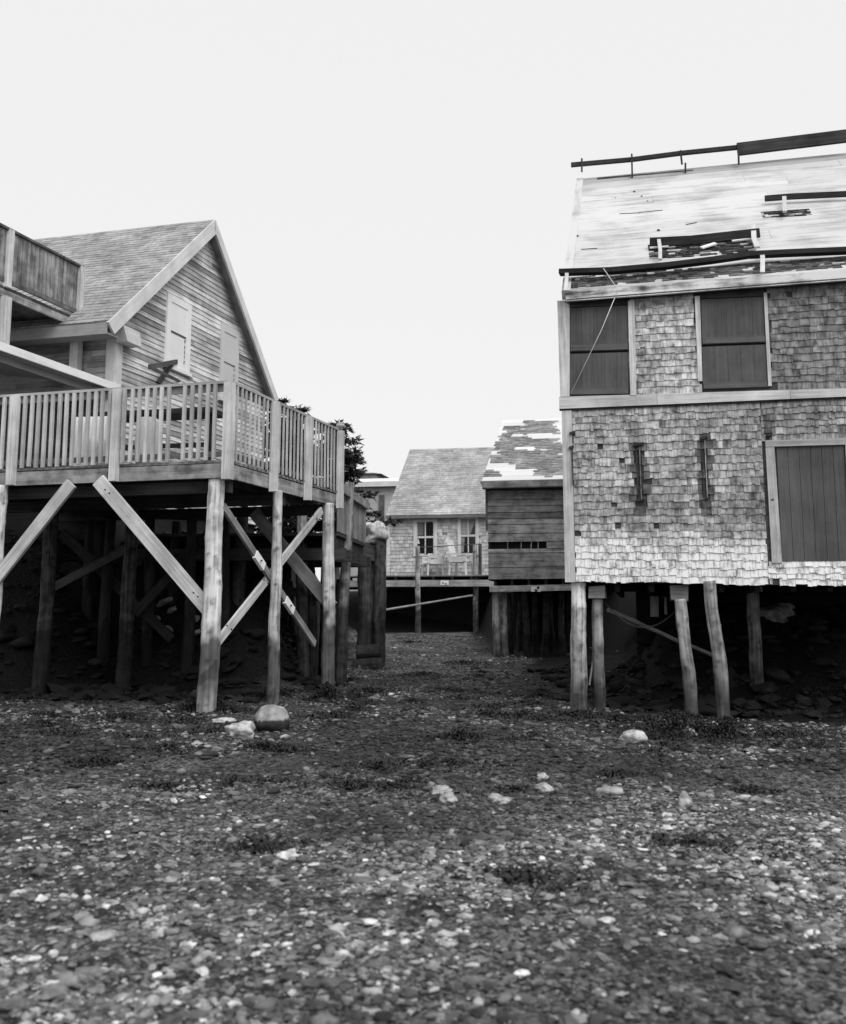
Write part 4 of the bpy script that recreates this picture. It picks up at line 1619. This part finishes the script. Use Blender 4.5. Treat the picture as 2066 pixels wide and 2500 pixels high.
# ================================================================== FISH HOUSE on the right
A12 = rad(11)
RA = V((math.cos(A12), -math.sin(A12), 0))
RD = V((math.sin(A12), math.cos(A12), 0))
o3 = dep((1386, 1430), 14.5)
FR_ = Fr(V((o3.x, o3.y, 0)), RA, UP)
fish = thing('shingled_fish_house', (o3.x, o3.y, 0), 'tall weathered shingle fish house on log pilings with two dark shutters', 'building')
RW_ = FR_.st((2300, 1300))[0]
st = FR_.st


def lin(p, q):
    a, b = st(p), st(q)
    k = (b[1] - a[1]) / (b[0] - a[0])
    return lambda s: a[1] + k * (s - a[0])


z_bot = lin(zH(100, 1400), zH(1640, 1425))
z_belt0 = lin(zH(90, 118), zH(1710, 48))
z_belt1 = lin(zG(80, 1975), zG(1715, 1925))
z_top = lin(zG(70, 1262), zG(1715, 1140))
print('fish', RW_, z_bot(0), z_belt0(0), z_belt1(0), z_top(0), z_bot(2.9), z_top(2.9))
wn = lambda s, z, sc, sd3: mn.noise(V((s * sc, z * sc, sd3)))
sh1 = [st(zG(98, 1962)), st(zG(535, 1955)), st(zG(530, 1300)), st(zG(98, 1320))]
sh2 = [st(zG(1085, 1920)), st(zG(1570, 1905)), st(zG(1540, 1235)), st(zG(1070, 1255))]
slots = [(zH(575, 395), zH(655, 860)), (zH(1075, 345), zH(1130, 850)), (zH(1565, 325), zH(1615, 860))]
slot_s = [(st(a)[0], st(b)[0], st(b)[1], st(a)[1]) for a, b in slots]
door_s = st(zH(1640, 800))[0]


def rtone(s, z, R):
    zb = z_bot(s)
    h = z - zb
    t = R.uniform(.80, 1.06) + .30 * wn(s, z * .6, 1.3, 3) + .30 * wn(s * 3.2, z, 2.2, 8)
    if R.random() < .05:
        t *= .6
    if R.random() < .06:
        t = 1.25
    low = .66 + .12 * wn(s, z, 2.0, 1) + R.uniform(-.07, .07)
    if h < low:                      # bleached band along the bottom
        k = min(1, (low - h) / .32)
        t = t * (1 - k) + R.uniform(1.8, 2.05) * k
    # weather stains: darker towards the right end and in a band half way up
    t *= 1 - .30 * max(0, min(1, (s - 1.6) / 1.5)) * max(0, min(1, (h - .6) / .6))
    t *= 1 - .22 * math.exp(-((h - .95) / .25) ** 2)
    for a, b, c, d in slot_s:        # rust streak round each iron strap
        if a - .05 < s < b + .05 and c - .15 < z < d + .25:
            t *= .33 if z < d else .6
    return max(.18, t)


mb = MB()
shingles(mb, FR_, .11, door_s - .16, z_bot, lambda s: z_belt0(s) - .012, .104, .035, .105, .018, rtone,
         lambda s, z: not any(a < s < b and c < z < d for a, b, c, d in slot_s), .014, .008, 61)
dz0, dz1 = st(zH(1700, 1250))[1], st(zH(1700, 400))[1]
shingles(mb, FR_, door_s - .16, door_s + .95, z_bot, lambda s: dz0, .104, .035, .105, .018, rtone, None, .014, .008, 64)
shingles(mb, FR_, door_s - .16, door_s + .95, lambda s: dz1 + .085, lambda s: z_belt0(s) - .012, .104, .035, .105, .018, rtone, None, .014, .008, 65)
shingles(mb, FR_, door_s + .95, RW_, z_bot, lambda s: z_belt0(s) - .012, .104, .035, .105, .018, rtone, None, .014, .008, 62)


def upmask(s, z):
    return not (sh1[0][0] - .3 < s < sh1[1][0] + .05) and not (sh2[3][0] - .05 < s < sh2[2][0] + .05)


shingles(mb, FR_, 0, RW_, z_belt1, lambda s: z_top(s) - .01, .104, .06, .15, .017,
         lambda s, z, R: (R.uniform(.85, 1.35) + .3 * wn(s, z, 1.5, 5)) * (.5 if s > 2.75 else 1.0), upmask, .010, .008, 63)
part(mb, 'shingle_wall', 'shingle_wall', fish)
BDp = 8.0
mb = MB()
P = FR_.pt
for a, b, z0, z1, t in ((0, RW_, z_bot, z_belt0, .8), (0, RW_, z_belt0, z_top, .8)):
    mb.hexa([P(a, z0(a), -.12), P(b, z0(b), -.12), P(b, z1(b), -.12), P(a, z1(a), -.12)], [P(a, z0(a), -.002), P(b, z0(b), -.002), P(b, z1(b), -.002), P(a, z1(a), -.002)], t)
for s in (0, RW_ - .1):
    mb.hexa([P(s, z_bot(s), -.12), P(s, z_bot(s), -BDp), P(s, z_top(s), -BDp), P(s, z_top(s), -.12)], [P(s + .1, z_bot(s), -.12), P(s + .1, z_bot(s), -BDp), P(s + .1, z_top(s), -BDp), P(s + .1, z_top(s), -.12)], 3)
mb.prism([P(0, z_bot(0), -BDp), P(RW_, z_bot(RW_), -BDp), P(RW_, z_top(RW_), -BDp), P(0, z_top(0), -BDp)], FR_.N, 0, .1, 3)
part(mb, 'wall_sheathing', 'dark_wood', fish)
FSd = Fr(P(-.002, 0, -BDp), -RD, UP)
mb = MB()
shingles(mb, FSd, 0, BDp - .02, lambda s: z_bot(0), lambda s: z_top(0), .12, .06, .15, .018, lambda s, t, R: R.uniform(.6, 1.0) + .25 * mn.noise(V((s * 1.3, t * 1.3, 2))), None, .01, .01, 66)
part(mb, 'shingle_side', 'shingle_wall', fish)
mb = MB()
zf = z_bot(0) + .06
mb.prism([P(.02, zf, -.01), P(RW_, zf, -.01), P(RW_, zf, -BDp), P(.02, zf, -BDp)], UP, -.04, .02, .8)
for k in range(12):
    s = .2 + k * .45
    mb.bar(P(s, zf - .12, -.14), P(s, zf - .12, -BDp), .07, .16, tone=.6)
part(mb, 'floor_joists', 'black_wood', fish)
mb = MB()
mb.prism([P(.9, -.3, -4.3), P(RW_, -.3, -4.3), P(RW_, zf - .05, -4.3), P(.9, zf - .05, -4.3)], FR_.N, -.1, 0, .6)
part(mb, 'added_light_block', 'black_wood', fish)  # black wall added to shut out light from behind
# trim boards
mb = MB()
a0 = st(zH(78, 700))[0]
mb.hexa([P(-.03, z_bot(0) - .01, 0), P(.105, z_bot(0) - .01, 0), P(.105, z_belt0(0) - .01, 0), P(-.03, z_belt0(0) - .01, 0)], [P(-.03, z_bot(0) - .01, .03), P(.105, z_bot(0) - .01, .03), P(.105, z_belt0(0) - .01, .03), P(-.03, z_belt0(0) - .01, .03)], .95)
mb.hexa([P(-.045, z_belt1(0) + .0, 0), P(sh1[0][0] - .004, z_belt1(0), 0), P(sh1[3][0] - .004, z_top(0), 0), P(-.06, z_top(0), 0)], [P(-.045, z_belt1(0), .03), P(sh1[0][0] - .004, z_belt1(0), .03), P(sh1[3][0] - .004, z_top(0), .03), P(-.06, z_top(0), .03)], 1.1)
part(mb, 'corner_board', 'pale_wood', fish)
mb = MB()
s_ = -.06
while s_ < RW_:
    e_ = min(RW_, s_ + random.uniform(1.2, 2.2))
    mb.hexa([P(s_, z_belt0(s_), 0), P(e_, z_belt0(e_), 0), P(e_, z_belt1(e_) - .005, 0), P(s_, z_belt1(s_) - .005, 0)], [P(s_, z_belt0(s_), .05), P(e_, z_belt0(e_), .05), P(e_, z_belt1(e_) - .005, .035), P(s_, z_belt1(s_) - .005, .035)], random.uniform(.9, 1.25))
    s_ = e_ + .004
part(mb, 'belt_board', 'rail_wood', fish)
mb = MB()
mb.hexa([P(-.06, z_belt0(-.06) - .022, 0), P(RW_, z_belt0(RW_) - .022, 0), P(RW_, z_belt0(RW_) - .001, 0), P(-.06, z_belt0(-.06) - .001, 0)], [P(-.06, z_belt0(-.06) - .022, .035), P(RW_, z_belt0(RW_) - .022, .035), P(RW_, z_belt0(RW_) - .001, .035), P(-.06, z_belt0(-.06) - .001, .035)], .4)
part(mb, 'drip_edge', 'dark_wood', fish)
for quad, tn in (([zG(545, 1965), zG(592, 1965), zG(575, 1255), zG(528, 1262)], 1.15), ([zG(1050, 1860), zG(1082, 1858), zG(1062, 1225), zG(1025, 1228)], 1.2), ([zG(1572, 1895), zG(1598, 1893), zG(1562, 1200), zG(1538, 1202)], 1.0)):
    mb = MB()
    pxpanel(mb, FR_, quad, 0, .045, tn)
    part(mb, 'window_casing', 'pale_wood', fish)


def shutter(q, midf, zheads, label):
    """q: ll, lr, ur, ul in (s, z)"""
    L = lambda u, v: tuple((q[0][i] * (1 - u) + q[1][i] * u) * (1 - v) + (q[3][i] * (1 - u) + q[2][i] * u) * v for i in (0, 1))
    mb = MB()
    n = 5
    for u in range(n):
        for v0, v1 in ((.0, midf - .012), (midf + .012, 1.0)):
            c = [L(u / n + .0015, v0), L((u + 1) / n - .0015, v0), L((u + 1) / n - .0015, v1), L(u / n + .0015, v1)]
            mb.prism([P(*x, 0) for x in c], FR_.N, .004, random.uniform(.018, .022), random.uniform(.9, 1.1))
    sh = part(mb, 'shutter', 'shutter', fish, label)
    mb = MB()
    c = [L(0, 0), L(1, 0), L(1, 1), L(0, 1)]
    mb.prism([P(*x, 0) for x in c], FR_.N, -.001, .003, .3)
    part(mb, 'shadow_board', 'black_wood', sh)
    for v0, v1 in ((0.0, .065), (midf + .02, midf + .085)):
        mb = MB()
        c = [L(0.01, v0), L(.99, v0), L(.99, v1), L(.01, v1)]
        mb.prism([P(*x, 0) for x in c], FR_.N, .0225, .034, 1.25)
        part(mb, 'ledge', 'shutter', sh)
    return sh


shutter(sh1, .48, 0, 'left dark plank shutter crossed by a loose wire')
shutter(sh2, .48, 0, 'right dark plank shutter with streaked paint')
for q in (sh1, sh2):
    mb = MB()
    a, b = q[3][0] - .02, q[2][0] + .02
    z0 = max(q[2][1], q[3][1])
    mb.hexa([P(a, q[3][1] + .01, 0), P(b, q[2][1] + .01, 0), P(b, z_top(b) + .05, 0), P(a, z_top(a) + .05, 0)], [P(a, q[3][1] + .01, .03), P(b, q[2][1] + .01, .03), P(b, z_top(b) + .05, .03), P(a, z_top(a) + .05, .03)], .55)
    part(mb, 'window_head', 'dark_wood', fish)
# door at the right end
mb = MB()
dz0, dz1 = st(zH(1700, 1250))[1], st(zH(1700, 400))[1]
for k in range(6):
    a = door_s + .02 + k * .14
    mb.prism([P(a, dz0), P(a + .135, dz0), P(a + .135, dz1), P(a, dz1)], FR_.N, .0, .012, random.uniform(.9, 1.1))
dr_ = part(mb, 'door', 'shutter', fish)
mb = MB()
mb.prism([P(door_s - .11, dz0 - .02), P(door_s + .015, dz0 - .02), P(door_s - .01, dz1), P(door_s - .12, dz1)], FR_.N, .0, .04, .8)
mb.prism([P(door_s - .12, dz1 + .005), P(door_s + .97, dz1 + .005), P(door_s + .97, dz1 + .09), P(door_s - .12, dz1 + .09)], FR_.N, .0, .045, .75)
mb.prism([P(door_s + .87, dz0 - .02), P(door_s + .97, dz0 - .02), P(door_s + .97, dz1), P(door_s + .87, dz1)], FR_.N, .0, .045, .75)
part(mb, 'door_casing', 'pale_wood', fish)
# iron straps and hooks
for k, (a, b, c, d) in enumerate(slot_s):
    mb = MB()
    m_ = (a + b) / 2
    mb.bar(P(m_ + .01, d, .012), P(m_ + .015, c + .1, .012), .03, .012, up=RA, tone=7 if k == 1 else 4)
    mb.bar(P(m_ - .035, d + .0, .012), P(m_ - .03, c + .15, .012), .025, .012, up=RA, tone=.8)
    mb.bar(P(a - .01, d + .01, .03), P(b + .01, d + .03, .03), .06, .035, tone=.6)
    mb.bar(P(a, c + .11, .02), P(b, c + .12, .02), .04, .025, tone=.6)
    part(mb, 'iron_strap', 'iron', fish)
mb = MB()
for q in ((112, 298), (108, 405)):
    c = st(zH(*q))
    mb.bar(P(c[0] - .03, c[1] - .01, .045), P(c[0] + .035, c[1] + .01, .045), .04, .03)
c, d = st(zH(112, 410)), st(zH(122, 680))
mb.bar(P(c[0], c[1], .035), P(d[0], d[1], .035), .035, .012, up=RA)
part(mb, 'iron_strap', 'iron', fish)

# roof of the fish house
ea, eb_ = FR_.hit(zG(62, 1190), .16), FR_.hit(zG(1715, 1065), .16)
ev = (eb_ - ea).normalized()
rd_ = 4.2
ra_ = dep(zG(168, 356), ea.y + rd_ * math.cos(A12))
rb_ = dep(zG(1722, 205), eb_.y + rd_ * math.cos(A12))
print('fish roof', ea, ra_, rb_)
mid_up = ((ra_ + rb_) / 2 - (ea + eb_) / 2)
FT = Fr(ea, ev, mid_up)
EXT = RW_ + .4
SLr = (FT.st(zG(168, 356))[1] + FT.st(zG(1722, 205))[1]) / 2
t_l = FT.st(zG(168, 356))
t_r = FT.st(zG(1722, 205))
rk_ = (t_r[1] - t_l[1]) / (t_r[0] - t_l[0])
s_eave = FT.st(zG(62, 1190))[0]
rtop = lambda s: t_l[1] + rk_ * (s - t_l[0])
print('roof frame', t_l, t_r, SLr)
rl = lambda t: s_eave - .0 + (t_l[0] - s_eave) * (t / SLr)
mb = MB()
nb2 = 15
for k in range(nb2):
    f0, f1 = k / nb2, (k + 1) / nb2
    s_ = None
    cut = [0] + sorted(random.uniform(.4, 5.5) for _ in range(1)) + [EXT]
    for a, b in zip(cut[:-1], cut[1:]):
        t0a, t1a, t0b, t1b = rtop(a) * f0, rtop(a) * f1 - .0018, rtop(b) * f0, rtop(b) * f1 - .0018
        sa0 = a if a > 0 else rl(t0a) + random.uniform(-.02, .02)
        sa1 = a if a > 0 else rl(t1a) + random.uniform(-.02, .02)
        tn = random.uniform(.92, 1.06)
        if k == nb2 - 1:
            tn *= .62
        elif k == nb2 - 2:
            tn *= .85
        mb.hexa([FT.pt(sa0, t0a, -.025), FT.pt(b - .004, t0b, -.025), FT.pt(b - .004, t1b, -.025), FT.pt(sa1, t1a, -.025)],
                [FT.pt(sa0, t0a, random.uniform(.0, .006)), FT.pt(b - .004, t0b, .003), FT.pt(b - .004, t1b, .003), FT.pt(sa1, t1a, random.uniform(0, .006))], tn)
mb.prism([FT.pt(rl(0), 0), FT.pt(EXT, 0), FT.pt(EXT, rtop(EXT)), FT.pt(rl(SLr), rtop(0))], FT.N, -.08, -.03, .4)
back = FT.pt(EXT, rtop(EXT)) + RD * 4
back2 = FT.pt(rl(SLr), rtop(0)) + RD * 4
back.z = back2.z = ea.z
mb.prism([FT.pt(rl(SLr), rtop(0)), FT.pt(EXT, rtop(EXT)), back, back2], V((0, 0, 1)), -.08, -.02, .6)
part(mb, 'roof', 'roof_bare', fish)
for q in ((465, 615, 620, 608), (610, 606, 785, 588), (960, 695, 1040, 680), (180, 880, 300, 872)):
    mb = MB()
    a, b = FT.hit(zG(q[0], q[1]), .008), FT.hit(zG(q[2], q[3]), .008)
    mb.bar(a, b, .012, .012, up=FT.N)
    part(mb, 'roof_crack', 'iron', fish)
for q in ((755, 738, .035), (152, 780, .03), (575, 450, .03), (630, 485, .025), (150, 690, .02), (672, 520, .015), (436, 497, .012)):
    mb = MB()
    a = FT.hit(zG(q[0], q[1]), .006)
    mb.bar(a - FT.B * q[2], a + FT.B * q[2], q[2] * 1.2, .012, up=FT.N)
    part(mb, 'knot_hole', 'iron', fish)
mb = MB()
mb.hexa([FT.pt(rl(0) - .05, -.02, -.12), FT.pt(rl(0) + .07, -.02, -.12), FT.pt(rl(SLr) + .07, rtop(0), -.12), FT.pt(rl(SLr) - .05, rtop(0), -.12)],
        [FT.pt(rl(0) - .05, -.02, .016), FT.pt(rl(0) + .07, -.02, .016), FT.pt(rl(SLr) + .07, rtop(0), .016), FT.pt(rl(SLr) - .05, rtop(0), .016)], 1.0)
part(mb, 'rake_board', 'roof_bare', fish)
# gable ends
mb = MB()
for s in (.05, RW_ - .05):
    pts = [P(s, z_top(s), -.02), P(s, z_top(s), -BDp), (FT.pt(s, rtop(s)) - UP * .2)]
    mb.poly(pts, [(0, 0)] * 3, .8)
part(mb, 'gable_end', 'grey_wood', fish)
# eave: fascia board, tattered strip
mb = MB()
fz = lambda zx: None
pxp = FR_
q = [zG(68, 1265), zG(1720, 1140), zG(1720, 1062), zG(60, 1192)]
h_ = [FR_.hit(p, .165) for p in q]
dx = (h_[1] - h_[0])
ex = dx * ((EXT) / dx.length)
mb.prism([h_[0], h_[0] + ex, h_[3] + (h_[2] - h_[3]) * (EXT / dx.length), h_[3]], FR_.N, -.05, .0, 1.0)
part(mb, 'fascia', 'fascia_peel', fish)
mb = MB()
mb.prism([h_[0] + UP * .01 - FR_.N * .17, h_[0] + ex + UP * .01 - FR_.N * .17, h_[0] + ex + UP * .01, h_[0] + UP * .01], UP, -.0, .02, .5)
part(mb, 'soffit', 'dark_wood', fish)
mb = MB()
ts0, ts1 = FT.st(zG(90, 1170))[1], FT.st(zG(90, 1098))[1]
shingles(mb, FT, .05, EXT, lambda s: max(.03, ts0) , lambda s: max(.03, ts0) + (ts1 - ts0) + .05, .08, .05, .14, .012, lambda s, t, R: R.uniform(.10, .5), None, .02, .12, 71)
part(mb, 'eave_shingles', 'shingle_roof', fish, 'ragged dark shingles left above the fascia')


def plank(path, th, w, name, material, tone=1.0, off=.12):
    mb = MB()
    pts = [FT.hit(p, off) for p in path]
    for a, b in zip(pts[:-1], pts[1:]):
        mb.bar(a, b + (b - a).normalized() * .004, w, th, up=UP, tone=tone)
    return part(mb, name, material, fish)


lo = [zG(20, 1052), zG(400, 1040), zG(800, 1005), zG(1150, 962), zG(1430, 922), zG(1720, 908)]
xlast = zG(1720, 908)
lo.append((xlast[0] + 330, xlast[1] - 14))
plank(lo, .065, .16, 'staging_plank', 'black_wood')
plank([zG(690, 828), zG(1000, 812), zG(1505, 757)], .13, .05, 'staging_plank', 'black_wood', 1.0, .10)
x2 = zG(1725, 488)
plank([zG(1545, 502), x2, (x2[0] + 260, x2[1] - 12)], .085, .05, 'staging_plank', 'black_wood', 1.2, .10)
# torn strips of shingle below the planks
for (u0, u1, v0, v1) in ((690, 1490, 955, 845), (1535, 1900, 650, 600)):
    mb = MB()
    a, b = FT.st(zG(u0, v0)), FT.st(zG(u1, v0 - (u1 - u0) * .065))
    c = FT.st(zG(u0, v1))
    dzl = (b[1] - a[1]) / (b[0] - a[0])
    shingles(mb, FT, a[0], b[0], lambda s: a[1] + dzl * (s - a[0]), lambda s: c[1] + dzl * (s - a[0]), .07, .05, .13, .014, lambda s, t, R: R.choice([.06, .08, .12, .2, .5, 1.2]), None, .02, .06, 72)
    part(mb, 'torn_shingles', 'shingle_roof', fish)
for u0, v0, u1, v1 in ((1075, 868, 1180, 835), (1300, 815, 1450, 795), (690, 868, 830, 858)):
    mb = MB()
    a, b = FT.hit(zG(u0, v0), .05), FT.hit(zG(u1, v1), .05)
    mb.bar(a, b, .02, .07 if u0 > 800 else .03, up=FT.B, tone=1.1)
    part(mb, 'torn_board', 'trim_white', fish)


def bracket(pts, w, tone, material='trim_grey', off=.13):
    mb = MB()
    q = [FT.hit(p, off) for p in pts]
    for a, b in zip(q[:-1], q[1:]):
        mb.bar(a, b, w, .03, up=FT.N, tone=tone)
    part(mb, 'roof_bracket', material, fish)


bracket([zG(757, 805), zG(768, 880), zG(768, 955)], .05, .85)
bracket([zG(1460, 700), zG(1465, 800), zG(1490, 865)], .07, .85)
bracket([zG(1525, 880), zG(1530, 960), zG(1528, 1055)], .06, .85)
bracket([zG(75, 1030), zG(72, 1100), zG(66, 1190)], .05, .85)
bracket([zG(1690, 490), zG(1695, 600)], .06, .8)
# ridge staging: a dark pole on brackets above the ridge
rz = lambda p: dep(p, ra_.y - .1)
FRg = Fr(lv(ra_, 0), RA, UP)
FRg.O = FRg.O + FRg.N * .12
mb = MB()
pth = [zG(105, 252), zG(560, 212), zG(920, 165), zG(1340, 122)]
w_ = [FRg.hit(p) for p in pth]
for a, b in zip(w_[:-1], w_[1:]):
    mb.bar(a, b + (b - a).normalized() * .004, .07, .07, tone=1.6)
part(mb, 'ridge_pole', 'black_wood', fish)
mb = MB()
a, b = FRg.hit(zG(1340, 137)), FRg.hit(zG(1722, 90))
mb.bar(a, a + (b - a) * 2.2, .08, .215, tone=1.8)
part(mb, 'ridge_plank', 'black_wood', fish)
for q in ((185, 205, 185, 290), (556, 172, 560, 330), (918, 145, 930, 235), (955, 238, 955, 300), (1348, 95, 1352, 235)):
    mb = MB()
    mb.bar(FRg.hit(zG(q[0], q[1]), .045), FRg.hit(zG(q[2], q[3] + 12), .045), .045 if q[0] != 556 else .055, .03, up=RA, tone=2.0)
    part(mb, 'ridge_bracket', 'black_wood', fish)
mb = MB()
mb.bar(FRg.hit(zG(300, 372), -.06), FRg.hit(zG(1015, 312), -.06), .03, .12, tone=1.0)
part(mb, 'ridge_board', 'dark_wood', fish)
# loose wire
mb = MB()
mb.tube([FR_.hit(zG(345, 1020), .30), FR_.hit(zG(455, 1180), .22), FR_.hit(zG(430, 1240), .18)], .0045, 6)
mb.tube([FR_.hit(zG(430, 1240), .18), FR_.hit(zG(330, 1480), .12), FR_.hit(zG(105, 1950), .06)], .0045, 6)
tag(mb.build('loose_wire', 'trim_white', None, origin=FR_.hit(zG(430, 1240), .18)), 'thin pale wire hanging slack across the left dark shutter', 'wire')
# log pilings
cfg = [(zI(160, 110), zI(165, 1040), 14.62, .098, .112, 'log_grey', 1.5, 1), (zI(305, 190), zI(315, 1050), 14.75, .070, .083, 'log_grey', 1.0, 2),
       (zI(920, 190), zI(1010, 1130), 14.3, .075, .088, 'log_grey', 1.15, 3), (zI(1140, 105), zI(1260, 1165), 14.15, .078, .092, 'log_grey', 1.1, 4), (zI(1455, 130), zI(1480, 770), 15.7, .085, .10, 'log_grey', .8, 5)]
for k, (a, b, Y, r0, r1, mt, tn, sd4) in enumerate(cfg):
    A, B = dep(a, Y), dep(b, Y)
    d = (A - B).normalized()
    if k in (0, 3):
        A = A + d * ((zf - .06 - A.z) / d.z)
    B = B - d * ((B.z - gzs(B.x, B.y) + .25) / d.z)

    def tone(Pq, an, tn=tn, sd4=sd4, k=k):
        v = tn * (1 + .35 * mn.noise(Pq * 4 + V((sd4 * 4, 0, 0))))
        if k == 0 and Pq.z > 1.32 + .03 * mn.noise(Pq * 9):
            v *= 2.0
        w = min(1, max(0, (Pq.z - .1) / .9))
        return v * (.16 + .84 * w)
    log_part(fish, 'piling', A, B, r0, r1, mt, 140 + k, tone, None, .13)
for q, Y, w2, h2, t in ((zI(300, 140), 14.72, .22, .16, 1.3), (zI(905, 145), 14.4, .22, .20, .5), (zI(1460, 115), 15.6, .22, .07, 1.6)):
    mb = MB()
    c = dep(q, Y)
    mb.bar(c - RA * w2 / 2, c + RA * w2 / 2, w2, h2, tone=t, jit=.02)
    part(mb, 'pile_cap', 'grey_wood', fish)
# things lying under it
mb = MB()
add_log(mb, dep(zI(380, 270), 15.2), dep(zI(900, 500), 15.9), .035, .03, 6, None, .1, 8)
add_log(mb, dep(zI(900, 500), 15.9), dep(zI(1480, 740), 16.4), .03, .028, 7, None, .1, 8)
tag(mb.build('pole', 'grey_wood', None, origin=dep(zI(900, 500), 15.9)), 'long dark pole slanting down behind the fish house pilings', 'pole')
mb = MB()
pts = []
for k in range(25):
    t = k / 24
    x = 345 + (890 - 345) * t
    y = 200 + (270 - 200) * t + 4 * 165 * t * (1 - t)
    pts.append(dep(zI(x, y), 15.0 - .4 * t))
mb.tube(pts, .009, 6)
tag(mb.build('rope', 'dark_wood', None, origin=pts[0]), 'dark rope sagging between two pilings under the fish house', 'rope')
mb = MB()
mb.bar(dep(zI(240, 830), 14.75), dep(zI(268, 640), 14.75), .03, .02)
tag(mb.build('stick', 'grey_wood', None, origin=dep(zI(240, 830), 14.75)), 'thin stick leaning between the two left pilings of the fish house', 'stick')
rock('boulder', dep(zI(1635, 345), 17.0), (.27, .25, .22), 55, 'pale rough boulder on the dark bank at the right under the fish house', 'boulder', None, .3, .6)
rock('stone', dep(zI(1690, 255), 17.3), (.16, .15, .08), 56, 'pale stone on the dark bank above the rough boulder', 'stone', None, .3, .7)
rock('stone', dep(zI(1585, 512), 16.8), (.11, .1, .05), 57, 'small flat stone on the dark bank below the rough boulder', 'stone', None, .3, .6)
mb = MB()
pa2 = dep(zI(728, 245), 17.5)
mb.bar(pa2 - UP * .16, pa2 + UP * .16, .13, .03, up=V((0, -1, 0)), tone=.8, jit=.02)
tag(mb.build('plank_end', 'pale_wood', None, origin=pa2), 'short pale plank end hanging in the dark under the fish house', 'plank')
mb = MB()
pa2 = dep(zI(808, 240), 17.5)
mb.bar(pa2 - UP * .14, pa2 + UP * .14, .035, .03, up=V((0, -1, 0)), tone=.7, jit=.01)
tag(mb.build('plank_end', 'pale_wood', None, origin=pa2), 'narrow pale slat hanging beside the plank end under the fish house', 'plank')

# ================================================================== STONES on the beach
def beach(name, p, r, seed, label, amp=.22, tone=1.0, rot=0.0, cat='stone', sink=.35, group=None, material='stone'):
    g = ground_hit(p)
    c = V((g.x, g.y, gzs(g.x, g.y) + r[2] * (1 - sink)))
    return rock(name, c, r, seed, label, cat, group, amp, tone, rot, material)


g = ground_hit((663, 1788))
zb5 = gzs(g.x, g.y)
rock('boulder', V((g.x, g.y, zb5 + .13)), (.195, .175, .17), 27, 'large smooth round boulder with darker lower half near the middle log post', 'boulder', None, .22,
     lambda Pq: .62 + .15 * mn.noise(Pq * 6) if Pq.z > zb5 + .145 + .02 * mn.noise(Pq * 8) else .07, .2)  # lower half toned darker below a wavy line
beach('flat_rock', (587, 1800), (.15, .12, .10), 22, 'pale blocky rock left of the large round boulder', .4, .95, .5, 'rock')
beach('flat_rock', (548, 1765), (.14, .06, .04), 23, 'long flat pale rock at the foot of the corner log post', .3, .95, .2, 'rock')
beach('flat_rock', (1548, 1812), (.145, .1, .075), 24, 'flat topped rock with dark underside in front of the fish house pilings', .18, lambda Pq: 1.0, .1, 'rock')
for k, (p, r, lab) in enumerate((((1078, 1938), (.075, .06, .04), 'pale stone low in the middle of the beach'), ((1095, 1958), (.07, .06, .04), 'pale stone just below the one in the middle of the beach'),
                                 ((1325, 1902), (.09, .045, .03), 'long pale stone right of the middle of the beach'), ((1328, 1933), (.085, .05, .04), 'oval pale stone below the long pale stone'),
                                 ((1492, 1941), (.10, .06, .045), 'broad pale stone near the lower right'), ((1672, 1968), (.05, .045, .06), 'upright pale stone at the lower right'),
                                 ((1735, 1778), (.12, .08, .05), 'pale stone right beside the foot of the right leaning piling'), ((1680, 1795), (.09, .07, .06), 'grey stone below the foot of the left leaning piling'),
                                 ((1825, 1795), (.11, .07, .05), 'flat grey stone farthest right near the dark under the fish house'), ((1210, 1957), (.055, .05, .035), 'left of two small pale stones side by side on the beach'),
                                 ((1232, 1962), (.07, .045, .03), 'right of two small pale stones side by side on the beach'), ((480, 1822), (.065, .05, .03), 'small pale stone left of the pale blocky rock'))):
    beach('stone', p, r, 200 + k, lab, .45, .72 if k != 7 else .5, k * .7, 'stone', .5, 'paler stones on the beach')
